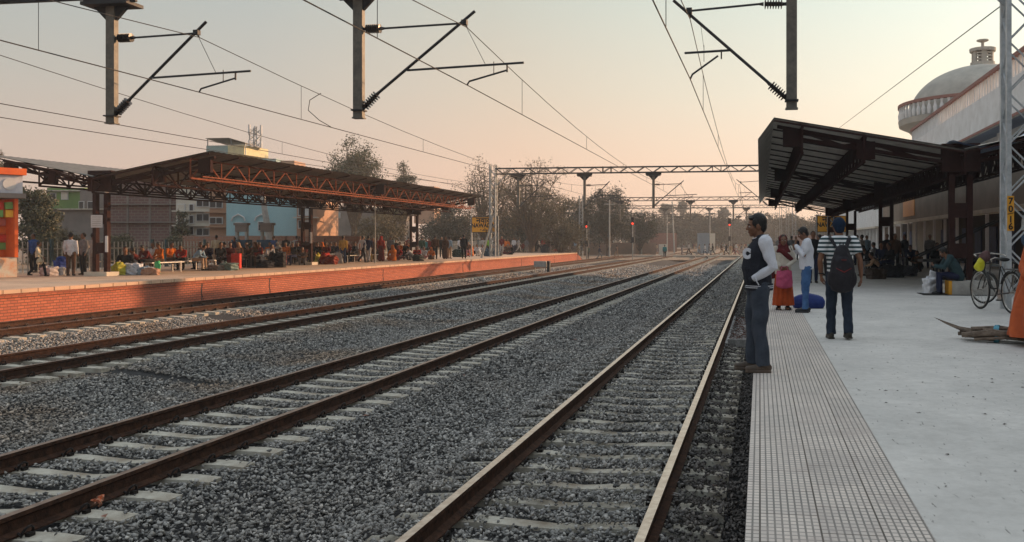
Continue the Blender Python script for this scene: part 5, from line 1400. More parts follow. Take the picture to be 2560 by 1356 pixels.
# ------------------------------------------------------------ foreground people
def head_body(f, H, A, neck0, jaw=1.0):
    """skull, jaw, nose, lips, ears on the skin figure; H head centre, A its frame"""
    E = lambda c, r: f.ell(H + A @ np.array(c, float), r, 0, A)
    E((0, -.012, .022), (.077, .094, .098)); E((0, .028, -.035), (.062, .060, .070)); E((0, .060, -.088), (.030, .026, .022))
    E((0, .064, .022), (.052, .022, .020))
    f.limb([H + A @ (0, .080, .018), H + A @ (0, .104, -.020)], [(.009, .010), (.015, .014)], 0)
    E((.011, .093, -.026), (.010, .011, .008)); E((-.011, .093, -.026), (.010, .011, .008))
    E((0, .083, -.051), (.022, .011, .0065)); E((0, .080, -.063), (.019, .011, .007))
    for s in (-1, 1):
        E((s * .044, .052, -.022), (.026, .024, .026)); E((s * .078, -.008, -.006), (.008, .020, .031))
    f.limb([neck0, H + A @ (0, -.022, -.05)], [(.060, .056), (.052, .055)], 0, X3)
def face_parts(root, H, A):
    W = pm('eye_white', (.5, .48, .45), (.45, .42, .4), 5, .3); L = pm('dark_lip_skin', (.16, .055, .045), (.13, .045, .04), 20, .5)
    for s in (-1, 1):
        c = H + A @ np.array((s * .031, .0755, .002)); e = MB().ell(c, (.0135, .0125, .009), A, 12, 8).build('eye', W, root, True)
        MB().ell(c + A @ np.array((0, .0085, 0)), (.006, .005, .0065), A, 10, 6).build('iris', BLACKM, e, True)
        MB().tube([H + A @ np.array((s * .014, .0875, .024)), H + A @ np.array((s * .034, .086, .030)), H + A @ np.array((s * .052, .070, .024))], [.004, .005, .003], 6).build('eyebrow', HAIRM, root)
    MB().ell(H + A @ np.array((0, .0905, -.057)), (.021, .006, .0075), A, 12, 8).build('lips', L, root, True)
def hair(root, H, A, fringe=True, name='hair', mat=None, extra=None, big=1.0):
    f = Fig(); E = lambda c, r: f.ell(H + A @ np.array(c, float), tuple(x * big for x in r), 0, A)
    E((0, -.030, .045), (.085, .094, .096)); E((0, -.062, -.010), (.070, .052, .075))
    if fringe:
        E((.015, .030, .094), (.056, .044, .028)); E((-.02, .048, .086), (.042, .026, .020))
        for s in (-1, 1): E((s * .070, .012, .035), (.016, .038, .042)); E((s * .076, .018, .000), (.006, .010, .022))
    if extra: extra(f)
    return f.fuse(name, [mat or HAIRM], .006, root, 1)
def hand(f, wr, d, pn, side, curl=.5, tagi=0, grip=None, s=1.0):
    """palm and five separate fingers; d points along the hand, pn out of the palm, side=+1 puts the thumb at d x pn"""
    d = unit(d); pn = unit(np.array(pn, float) - d * np.dot(pn, d)); u = np.cross(d, pn) * side; wr = np.array(wr, float)
    f.limb([wr - d * .01, wr + d * .03 * s, wr + d * .085 * s], [(.026 * s, .020 * s), (.036 * s, .017 * s), (.041 * s, .014 * s)], tagi, u)
    for k, (o_, L) in enumerate(((.034, .070), (.0115, .078), (-.0115, .073), (-.034, .058))):
        p = wr + d * .086 * s + u * o_ * s; a = 0; pts = [p - d * .015]; q = p.copy()
        for b_, fr in enumerate((.45, .30, .25)):
            a += curl * (.7, 1.0, .8)[b_] + .05 * k
            dd = d * math.cos(a) + pn * math.sin(a) + u * o_ * .9 * (1 - b_ * .5)
            q = q + unit(dd) * L * fr * s; pts.append(q.copy())
        f.limb(pts, [.0098 * s, .0088 * s, .0080 * s, .0070 * s], tagi, n=8)
    t0 = wr + d * .025 * s + u * .024 * s; t1 = t0 + unit(d * .7 + u * .75 + pn * .3) * .042 * s; t2 = t1 + unit(d + u * .15 + pn * (.3 + curl * .5)) * .032 * s; t3 = t2 + unit(d + pn * (.3 + curl * .6)) * .024 * s
    f.limb([t0, t1, t2, t3], [.015 * s, .0115 * s, .0098 * s, .0085 * s], tagi, n=8)
def skin_body(root, j, arms=True, legs=True, handsp=None, name='body', vox=.0055, scale=1):
    f = Fig(); g = lambda k: np.array(j[k], float); A = rotm(j['hy'], j['hp']); H = g('head')
    f.limb([g('pel') - (0, 0, .03), g('waist'), g('chest'), (g('shL') + g('shR')) / 2 - (0, 0, .03)], [(.150, .10), (.128, .09), (.155, .10), (.14, .07)], 0, X3)
    head_body(f, H, A, g('neck') - (0, 0, .06))
    for s in 'LR':
        f.limb([g('sh' + s), g('sh' + s) * .5 + g('el' + s) * .5, g('el' + s), g('el' + s) * .65 + g('wr' + s) * .35, g('wr' + s)], [.050, .046, .037, .040, .026], 0)
        f.limb([g('hi' + s), g('kn' + s), g('kn' + s) * .7 + g('an' + s) * .3, g('an' + s)], [.080, .055, .055, .038], 0)
        f.limb([g('an' + s) + (0, -.03, -.045), g('an' + s) + (0, .13, -.06)], [(.036, .035), (.040, .022)], 0, X3)
        if handsp and s in handsp:
            hp = handsp[s]; hand(f, g('wr' + s), hp[0], hp[1], hp[2], hp[3])
    f.fuse(name, [SKINM], vox, root, 2); return A, H
def wrinkle(me_obj, amp=.006, sc_=9.0, seed=0):
    me = me_obj.data; n = len(me.vertices); C = np.zeros(n * 3, np.float32); me.vertices.foreach_get('co', C); C = C.reshape(-1, 3)
    Nn = np.zeros(n * 3, np.float32); me.vertices.foreach_get('normal', Nn); Nn = Nn.reshape(-1, 3)
    x, y, z = C.T; d = np.sin(z * sc_ * 3.1 + 2.2 * np.sin(x * sc_ * 1.4 + seed) + 1.6 * np.sin(y * sc_ * 1.9)) * .5 + np.sin((x + y) * sc_ * 2.3 + z * sc_ * 1.1 + 1.8 * np.sin(z * sc_ * 1.7 + seed)) * .5
    C += Nn * (d * amp)[:, None]; me.vertices.foreach_set('co', C.ravel()); me.update()
def legs_cloth(root, j, name, mat, r=(.098, .078, .066), vox=.009, amp=.005, sc_=10):
    f = Fig(); g = lambda k: np.array(j[k], float)
    f.limb([g('pel') + (0, 0, .06), g('pel') - (0, 0, .04)], [(.158, .108), (.165, .112)], 0, X3)
    for s in 'LR': f.limb([g('hi' + s), g('kn' + s) + (g('hi' + s) - g('kn' + s)) * .45, g('kn' + s), g('kn' + s) * .4 + g('an' + s) * .6, g('an' + s) + (0, 0, -.03)], [r[0], r[0] * .92, r[1], r[2], r[2] * 1.08], 0, r1=False)
    o = f.fuse(name, [mat], vox, root, 1); wrinkle(o, amp, sc_); return o
def shoes(root, j, mat, name='shoe', L=.16, yaw=(0, 0)):
    for s, yw in zip('LR', yaw):
        an = np.array(j['an' + s], float); B = rotm(yw, 0); f = Fig()
        f.limb([an + B @ (0, -.045, -.045), an + B @ (0, .05, -.05), an + B @ (0, L, -.058)], [(.042, .048), (.046, .045), (.046, .030)], 0, tuple(B @ np.array((1, 0, 0))))
        f.limb([an + B @ (0, -.01, -.04), an + (0, 0, .03)], [.048, .046], 0, r1=False)
        f.mb.prism([(-.045, -.075), (.045, -.075), (.052, .08), (.045, L + .025), (-.045, L + .025), (-.052, .08)], an + (0, 0, -.098), tuple(B @ np.array((1, 0, 0))), tuple(B @ np.array((0, 1, 0))), (0, 0, .022))
        f.fuse(name, [mat], .007, root, 1)
def person(label, loc, rz, s=1.0):
    o = thing('person', label, 'person', loc, rz); o.scale = (s, s, s); return o
def stripes(name, c1, c2, period, duty=.5, rough=.9):
    m = bpy.data.materials.new(name); m.use_nodes = True; t = m.node_tree; b = t.nodes['Principled BSDF']; b.inputs['Roughness'].default_value = rough
    co = N(t, 'ShaderNodeTexCoord'); s = N(t, 'ShaderNodeSeparateXYZ'); t.links.new(co.outputs['Object'], s.inputs[0])
    a = N(t, 'ShaderNodeMath', operation='DIVIDE'); a.inputs[1].default_value = period; t.links.new(s.outputs[2], a.inputs[0])
    b2 = N(t, 'ShaderNodeMath', operation='FRACT'); t.links.new(a.outputs[0], b2.inputs[0]); c = N(t, 'ShaderNodeMath', operation='GREATER_THAN'); c.inputs[1].default_value = duty; t.links.new(b2.outputs[0], c.inputs[0])
    mi = N(t, 'ShaderNodeMix', data_type='RGBA'); mi.inputs[6].default_value = (*c1, 1); mi.inputs[7].default_value = (*c2, 1); t.links.new(c.outputs[0], mi.inputs['Factor']); t.links.new(mi.outputs[2], b.inputs['Base Color'])
    return m
WHITEC = pm('white_knit_cloth', (.66, .68, .74), (.56, .58, .64), 9, .9, 0, .3, 60); NAVYC = pm('dark_navy_fleece', (.022, .024, .034), (.014, .016, .024), 12, .95, 0, .4, 80)
GREYT = pm('slate_grey_trouser_cloth', (.055, .068, .092), (.032, .041, .058), 6, .9, 0, .3, 50)
# --- man in the varsity jacket, at the platform edge, facing the tracks
j = J(head=(0, .035, 1.555), neck=(0, .0, 1.43), hy=-.02, hp=-.12, waist=(0, .01, 1.08), chest=(0, -.01, 1.27), shL=(-.19, -.03, 1.39), elL=(-.250, -.105, 1.12), wrL=(-.150, .075, .995), shR=(.19, -.03, 1.39), elR=(.25, -.10, 1.13), wrR=(.15, .07, 1.0),
      hiL=(-.095, 0, .90), knL=(-.10, .015, .48), anL=(-.115, -.03, .095), hiR=(.095, .02, .90), knR=(.11, .06, .49), anR=(.12, .06, .095))
man = person('man in navy varsity jacket with white sleeves and letter C standing at the platform edge', (-.005, 9.78, .736), R(98), 1.0)
A, H = skin_body(man, j, handsp={'L': ((.95, -.15, -.3), (0, -1, 0), 1, .3), 'R': ((-.95, -.15, -.3), (0, -1, 0), -1, .3)})
face_parts(man, H, A); hair(man, H, A)
f = Fig(); g = lambda k: np.array(j[k], float)
f.limb([(0, .0, .885), (0, .015, .97), (0, .035, 1.10), (0, .015, 1.27), (0, -.02, 1.38)], [(.178, .135), (.19, .150), (.192, .158), (.20, .142), (.175, .095)], 0, X3, r0=False)
for s in (-1, 1): f.ell((s * .160, -.025, 1.375), (.055, .068, .05))
jk = f.fuse('jacket', [NAVYC], .009, man, 2); wrinkle(jk, .004, 7)
for s in 'LR':
    f = Fig(); f.limb([g('sh' + s) + ((-.02 if s == 'L' else .02), 0, .0), g('sh' + s) * .5 + g('el' + s) * .5, g('el' + s), g('el' + s) * .4 + g('wr' + s) * .6, g('wr' + s)], [.074, .068, .056, .050, .042], 0)
    o = f.fuse('sleeve', [WHITEC], .008, jk, 1); wrinkle(o, .0045, 12)
    f = Fig(); f.limb([g('wr' + s) * 1.04 - g('el' + s) * .04 + (0, 0, 0), g('wr' + s) + unit(g('wr' + s) - g('el' + s)) * .05], [.047, .043], 0, r0=False, r1=False); f.fuse('cuff', [NAVYC], .008, jk, 0)
def band(name, z, h, rx, ry, cy, mat, par, n=40, t=.006):
    V = []; F = []
    for k in range(n):
        a = 2 * math.pi * k / n; c, s_ = math.cos(a), math.sin(a)
        for zz, e in ((z, 0), (z + h, 0), (z + h, t), (z, t)): V.append(((rx + e) * c, cy + (ry + e) * s_, zz))
    for k in range(n):
        for q in range(4): F.append((k * 4 + q, k * 4 + (q + 1) % 4, ((k + 1) % n) * 4 + (q + 1) % 4, ((k + 1) % n) * 4 + q))
    return MB().add(V, F).build(name, mat, par)
band('hem_rib', .868, .07, .180, .139, .003, NAVYC, jk, t=.008); band('hem_stripe', .895, .007, .187, .147, .003, WHITEC, jk, t=.004); band('hem_stripe', .913, .007, .187, .147, .003, WHITEC, jk, t=.004)
cl = MB().tube([(math.cos(a) * .078, -.012 + math.sin(a) * .078, 1.435 + (-.035 if math.sin(a) > .2 else .008) * abs(math.sin(a))) for a in np.linspace(0, 2 * math.pi, 25)], .016, 8).build('collar', NAVYC, jk)
MB().tube([(math.cos(a) * .082, -.012 + math.sin(a) * .082, 1.452 + (-.035 if math.sin(a) > .2 else .008) * abs(math.sin(a))) for a in np.linspace(0, 2 * math.pi, 25)], .006, 6).build('collar_stripe', WHITEC, cl)
text('C', .135, 'letter_badge', WHITEC, jk, (-.105, .150, 1.215), (R(90), 0, R(180 + 42)), bold=.012, ext=.006)
MB().tube([(-.20, .035, .93), (-.215, .06, .97), (-.205, .075, 1.02)], .007, 6).build('pocket_trim', WHITEC, jk)
legs_cloth(man, j, 'trousers', GREYT, (.104, .080, .072), amp=.009, sc_=6); BRN = pm('brown_sandal_leather', (.10, .07, .05), (.06, .045, .035), 9, .6)
shoes(man, j, BRN, 'sandal', .17)
# --- man with the backpack walking away
j = J(head=(0, .03, 1.585), hp=-.05, shL=(-.20, 0, 1.39), shR=(.20, 0, 1.39), elL=(-.275, -.03, 1.12), wrL=(-.245, .05, .90), elR=(.285, -.05, 1.12), wrR=(.31, .0, .885), knL=(-.105, .03, .48), anL=(-.115, .02, .095), knR=(.11, -.01, .49), anR=(.11, -.12, .115), hiL=(-.10, 0, .9), hiR=(.10, 0, .9))
x, y, _ = feet(2098, 847); man2 = person('man in striped tee and blue beanie walking away with a black backpack', (x, y, .736), R(6), 1.0)
A, H = skin_body(man2, j, handsp={'L': ((.08, .25, -1), (1, .2, 0), 1, .55), 'R': ((.05, .12, -1), (-1, .2, 0), -1, .45)})
face_parts(man2, H, A)
hair(man2, H, A, True, 'beanie', pm('navy_blue_knit', (.008, .022, .05), (.005, .014, .035), 8, .95, 0, .5, 70), big=1.08)
STR = stripes('white_and_dark_green_stripes', (.70, .72, .74), (.02, .05, .06), .060, .50); STRL = STR
f = Fig(); f.limb([(0, 0, .87), (0, .0, .97), (0, .01, 1.10), (0, 0, 1.28), (0, -.005, 1.40)], [(.18, .125), (.175, .122), (.172, .122), (.198, .128), (.165, .082)], 0, X3, r0=False); g = lambda k: np.array(j[k], float)
for s in 'LR': f.limb([g('sh' + s), g('sh' + s) * .35 + g('el' + s) * .65], [.084, .078], 0, r1=False)
f.limb([(0, -.015, 1.40), (0, -.012, 1.47)], [(.082, .075), (.070, .066)], 0, X3, r1=False)
o = f.fuse('striped_shirt', [STR], .008, man2, 2); wrinkle(o, .004, 8)
legs_cloth(man2, j, 'jeans', pm('dark_blue_denim', (.022, .034, .055), (.012, .018, .032), 5, .9, 0, .3, 60), (.098, .076, .066), amp=.006, sc_=13); shoes(man2, j, pm('dark_olive_shoe', (.035, .03, .022), (.02, .018, .015), 9, .6), 'shoe', .15)
MB().tube([g('wrL') + unit(g('elL') - g('wrL')) * .03 + (.032 * math.cos(a), .032 * math.sin(a), 0) for a in np.linspace(0, 2 * math.pi, 13)], .010, 6).build('wristband', BLACKM, man2)
bp = thing('backpack', 'large black backpack with red chevron worn by the man in stripes', 'backpack', (x, y, .736), R(6)); BPM = pm('black_backpack_nylon', (.018, .016, .022), (.012, .011, .014), 7, .7, 0, .5, 30)
f = Fig(); f.limb([(0, -.225, .76), (0, -.235, .95), (0, -.225, 1.12), (0, -.205, 1.27)], [(.175, .10), (.178, .115), (.155, .11), (.095, .075)], 0, X3); f.ell((0, -.30, .90), (.125, .06, .13)).ell((0, -.30, 1.08), (.11, .05, .10)).ell((-.175, -.21, .86), (.03, .06, .10)).ell((.175, -.21, .86), (.03, .06, .10))
o = f.fuse('pack_body', [BPM], .009, bp, 2); wrinkle(o, .003, 12)
for s in (-1, 1):
    MB().tube([(s * .03, -.18, 1.24), (s * .085, -.125, 1.33), (s * .130, -.06, 1.435), (s * .135, .04, 1.465), (s * .14, .12, 1.36), (s * .15, .14, 1.2), (s * .16, .06, .98), (s * .14, -.1, .88)], [(.008, .034)] * 8, 8, side=(0, 0, 1)).build('shoulder_strap', BPM, bp)
    MB().tube([(s * .105, -.335, 1.015), (0, -.366, .955)], .0035, 6).build('chevron_stripe', pm('dull_red_trim', (.30, .03, .03), (.2, .02, .02), 5, .6), bp)
    MB().tube([(s * .05, -.355, .99), (0, -.366, .965)], .003, 6).build('chevron_stripe', MATS['dull_red_trim'], bp)
MB().box((-.035, -.352, 1.125), (.035, -.346, 1.132)).build('label_bar', MATS['dull_red_trim'], bp)
MB().tube([(-.03, -.16, 1.31), (-.02, -.19, 1.37), (.02, -.19, 1.37), (.03, -.16, 1.31)], .008, 6).build('grab_handle', BPM, bp)
# --- woman with the pink bag
j = J(head=(0, .03, 1.555), hp=-.08, hy=.05, shL=(-.165, 0, 1.37), shR=(.165, 0, 1.37), elL=(-.235, .02, 1.10), wrL=(-.085, .19, .985), elR=(.235, .02, 1.10), wrR=(.085, .19, .985))
x, y, _ = feet(1958, 775); wm = person('woman in cream cardigan, orange skirt and maroon shawl holding a pink bag', (x, y, .736), R(184), .90)
A, H = skin_body(wm, j, handsp={'L': ((.55, .55, -.6), (.4, -.3, -.6), 1, 1.0), 'R': ((-.55, .55, -.6), (-.4, -.3, -.6), -1, 1.0)}, vox=.006); face_parts(wm, H, A); hair(wm, H, A, False, big=.99)
SH = pm('maroon_shawl_cloth', (.13, .018, .02), (.07, .010, .013), 8, .95, 0, .6, 30); g = lambda k: np.array(j[k], float)
f = Fig(); f.limb([(0, .0, .80), (0, .01, .98), (0, .0, 1.1), (0, 0, 1.26), (0, -.005, 1.37)], [(.19, .14), (.178, .132), (.168, .128), (.182, .132), (.15, .085)], 0, X3, r0=False)
for s in 'LR': f.limb([g('sh' + s), g('el' + s), g('wr' + s) * .95 + g('el' + s) * .05], [.078, .062, .045], 0)
CRM = pm('cream_cardigan_wool', (.58, .53, .45), (.46, .42, .36), 8, .95, 0, .5, 70); o = f.fuse('cardigan', [CRM], .009, wm, 2); wrinkle(o, .004, 9)
f = Fig(); f.limb([(0, .01, .95), (0, .02, .6), (0, .02, .10)], [(.165, .13), (.195, .155), (.235, .185)], 0, X3, r0=False, r1=False)
OSK = pm('orange_skirt_cloth', (.42, .07, .012), (.26, .04, .01), 5, .85, 0, .5, 20); o = f.fuse('skirt', [OSK], .009, wm, 1)
me = o.data; n = len(me.vertices); C = np.zeros(n * 3, np.float32); me.vertices.foreach_get('co', C); C = C.reshape(-1, 3); an = np.arctan2(C[:, 1], C[:, 0]); k_f = 1 + .075 * np.sin(an * 11) * np.clip((.95 - C[:, 2]) / .6, 0, 1); C[:, 0] *= k_f; C[:, 1] *= k_f; me.vertices.foreach_set('co', C.ravel()); me.update()
f = Fig(); E = lambda c, r: f.ell(H + A @ np.array(c, float), r, 0, A); E((0, -.035, .030), (.100, .098, .112)); E((0, -.055, -.05), (.098, .075, .09))
f.limb([H + (0, -.03, -.07), (0, -.01, 1.40), (0, -.01, 1.32)], [(.085, .085), (.15, .115), (.205, .140)], 0, X3); f.limb([(.12, .11, 1.36), (.02, .135, 1.30), (-.10, .13, 1.20), (-.19, .06, 1.12)], [(.035, .02), (.055, .02), (.06, .02), (.05, .02)], 0); f.limb([(.19, -.06, 1.30), (.22, -.10, 1.0), (.24, -.10, .72)], [(.07, .03), (.09, .03), (.10, .025)], 0)
f.limb([(-.19, -.06, 1.25), (-.21, -.10, 1.05)], [(.06, .03), (.06, .02)], 0)
o = f.fuse('shawl', [SH], .008, wm, 1); wrinkle(o, .004, 14); shoes(wm, j, pm('black_slipper', (.03, .025, .025), (.02, .02, .02), 9, .6), 'slipper', .12, (.3, -.3))
hb = thing('handbag', 'pink shopping bag held by the woman in the cream cardigan', 'bag', (x, y, .736), R(184)); f = Fig(); f.limb([(0, .23, .50), (0, .235, .66), (0, .23, .80)], [(.17, .06), (.165, .055), (.15, .03)], 0, X3, r0=True, r1=False)
o = f.fuse('bag_body', [pm('pink_plastic_weave', (.50, .08, .17), (.38, .05, .12), 12, .5, 0, .4, 60)], .008, hb, 1); wrinkle(o, .005, 12)
for q in (-.03, .03): MB().tube([(-.08, .23 + q, .79), (-.05, .23 + q * .5, .875), (.05, .23 + q * .5, .875), (.08, .23 + q, .79)], .007, 6).build('strap', MATS['pink_plastic_weave'], hb)
# --- man in the white sweater looking down at his phone
j = J(head=(0, .075, 1.555), neck=(0, .01, 1.43), hp=-.42, shL=(-.185, .0, 1.38), elL=(-.235, .06, 1.12), wrL=(-.11, .22, 1.33), shR=(.185, .0, 1.38), elR=(.25, .05, 1.12), wrR=(.02, .24, 1.25), knR=(.10, .04, .48), anR=(.10, .0, .095), anL=(-.11, .04, .095))
x, y, _ = feet(2017, 781); mw = person('man in white sweater and blue jeans looking down with a hand at his face', (x, y, .736), R(90), .985)
A, H = skin_body(mw, j, handsp={'L': ((.25, .05, 1), (.2, -1, .1), 1, .9), 'R': ((-.7, .25, .6), (-.1, -.6, .7), -1, .7)}, vox=.006); face_parts(mw, H, A); hair(mw, H, A); g = lambda k: np.array(j[k], float)
f = Fig(); f.limb([(0, 0, .85), (0, .005, .97), (0, .01, 1.10), (0, .0, 1.27), (0, -.01, 1.39)], [(.178, .140), (.182, .142), (.180, .140), (.195, .138), (.165, .085)], 0, X3, r0=False)
for s in 'LR': f.limb([g('sh' + s), g('sh' + s) * .5 + g('el' + s) * .5, g('el' + s), g('wr' + s) * .9 + g('el' + s) * .1], [.085, .078, .066, .048], 0)
f.limb([(0, .0, 1.40), (0, .005, 1.455)], [(.078, .075), (.066, .064)], 0, X3, r1=False)
o = f.fuse('sweater', [WHITEC], .008, mw, 2); wrinkle(o, .006, 9)
legs_cloth(mw, j, 'jeans', pm('faded_blue_denim', (.07, .16, .34), (.035, .09, .22), 4, .9, 0, .3, 60, thr=(.3, .6)), (.095, .068, .056), amp=.006, sc_=13); shoes(mw, j, pm('black_shoe_leather', (.012, .012, .016), (.01, .01, .012), 9, .4), 'shoe', .17)
ph = MB().box((-.035, -.005, -.075), (.035, .005, .075)).build('phone', BLACKM); ph.location = Vector((x, y, .736)) + Matrix.Rotation(R(90), 3, 'Z') @ Vector((-.05, .315, 1.27)); ph.rotation_euler = (R(-25), 0, R(90)); tag(ph, 'black phone held by the man in the white sweater', 'phone')
f = Fig(); f.limb([(-.20, 0, .15), (0, 0, .16), (.20, 0, .15)], [(.17, .14), (.20, .16), (.165, .14)], 0, (0, 0, 1)); o = link('duffel_bag', f.fuse('duffel_bag', [pm('royal_blue_nylon', (.012, .035, .20), (.008, .022, .13), 6, .6, 0, .4, 30)], .012, None, 2)); xx, yy, _ = feet(2022, 771); o.location = (xx, yy + .05, .69); tag(o, 'royal blue duffel bag on the floor behind the man in the white sweater', 'bag')
# --- seated man with the phone, on the painted block
j = J(**{k: v for k, v in POSES['lean'].items()}); j.update(elL=(-.22, .36, .70), wrL=(-.08, .56, .74), elR=(.22, .36, .70), wrR=(.08, .56, .74), chest=(0, .14, .84), neck=(0, .24, 1.00), head=(0, .34, 1.09), shL=(-.19, .19, .96), shR=(.19, .19, .96))
for k in ('hiL', 'hiR', 'pel'): j[k] = tuple(np.array(j[k]) - (0, 0, .05))
x, y, _ = feet(2392, 737); sm_ = person('man in dark teal jacket sitting on the painted concrete block looking at his phone', (x, y, .736), R(90), 1.0)
A, H = skin_body(sm_, j, handsp={'L': ((.35, .7, .5), (.4, -.3, .8), 1, .8), 'R': ((-.35, .7, .5), (-.4, -.3, .8), -1, .8)}, vox=.007); face_parts(sm_, H, A); hair(sm_, H, A, big=1.05); g = lambda k: np.array(j[k], float)
f = Fig(); f.limb([g('pel') - (0, .03, .03), g('waist') - (0, .02, 0), g('chest'), (g('shL') + g('shR')) / 2], [(.19, .15), (.19, .15), (.205, .145), (.17, .09)], 0, X3)
for s in 'LR': f.limb([g('sh' + s), g('el' + s), g('wr' + s) * .95 + g('el' + s) * .05], [.082, .066, .048], 0)
o = f.fuse('jacket', [pm('dark_teal_jacket', (.030, .062, .070), (.02, .042, .05), 6, .9, 0, .4, 40)], .01, sm_, 2); wrinkle(o, .006, 9); legs_cloth(sm_, j, 'trousers', pm('midnight_trouser_cloth', (.014, .018, .05), (.01, .012, .034), 5, .9), (.098, .078, .068)); shoes(sm_, j, BLACKM, 'shoe', .15)
ph = MB().box((-.035, -.005, -.075), (.035, .005, .075)).build('phone', BLACKM); ph.location = Vector((x, y, .736)) + Matrix.Rotation(R(90), 3, 'Z') @ Vector((0, .66, .83)); ph.rotation_euler = (R(-50), 0, R(90)); tag(ph, 'black phone in the hands of the seated man', 'phone')
bl = thing('concrete_block', 'low concrete seat block with a yellow painted end under the seated man', 'block', (x, y, .734)); MB().box((-.16, -.22, 0), (1.0, .30, .36)).build('block', GREYP, bl); MB().box((-.24, -.22, 0), (-.163, .30, .36)).build('painted_end', YEL, bl)
sack('white plastic bag standing at the feet of the seated man', 2331, 734, .42, .34, .52, (.72, .73, .76), 'bag', 'bag', seed=50, tie=True)
MB_ = MB().box((-1.1, -.5, 0), (1.0, .5, .012)).build('floor_mat', BLACKM); MB_.location = (x + .2, y + .1, .733); tag(MB_, 'thin black mat under the seated man', 'mat')
# --- person in orange at the right edge
x, y, _ = feet(2614, 868); j = J(elL=(-.24, .05, 1.12), wrL=(-.16, .22, 1.0), elR=(.24, .05, 1.12), wrR=(.16, .22, 1.0)); og = person('person wrapped in a long orange cloth standing at the right picture edge', (x, y, .736), R(140), .95)
A, H = skin_body(og, j, handsp={'L': ((.3, .8, -.2), (1, 0, 0), 1, .8), 'R': ((-.3, .8, -.2), (-1, 0, 0), -1, .8)}, vox=.009); face_parts(og, H, A); hair(og, H, A)
f = Fig(); f.limb([(0, .0, .13), (0, 0, .5), (0, .02, .95), (0, 0, 1.25), (0, 0, 1.42)], [(.50, .40), (.44, .36), (.32, .26), (.25, .2), (.15, .10)], 0, X3, r0=False, r1=False)
for s in 'LR': f.limb([np.array(j['sh' + s]), np.array(j['el' + s]), np.array(j['wr' + s])], [.10, .10, .09], 0)
o = f.fuse('robe', [pm('faded_orange_cloth', (.50, .11, .035), (.36, .075, .025), 4, .9, 0, .4, 20)], .011, og, 1)
me = o.data; n = len(me.vertices); C = np.zeros(n * 3, np.float32); me.vertices.foreach_get('co', C); C = C.reshape(-1, 3); an = np.arctan2(C[:, 1], C[:, 0]); k_f = 1 + .10 * np.sin(an * 9 + 2.5 * np.sin(C[:, 2] * 4)) * np.clip((1.3 - C[:, 2]) / .6, 0, 1); C[:, 0] *= k_f; C[:, 1] *= k_f; me.vertices.foreach_set('co', C.ravel()); me.update()

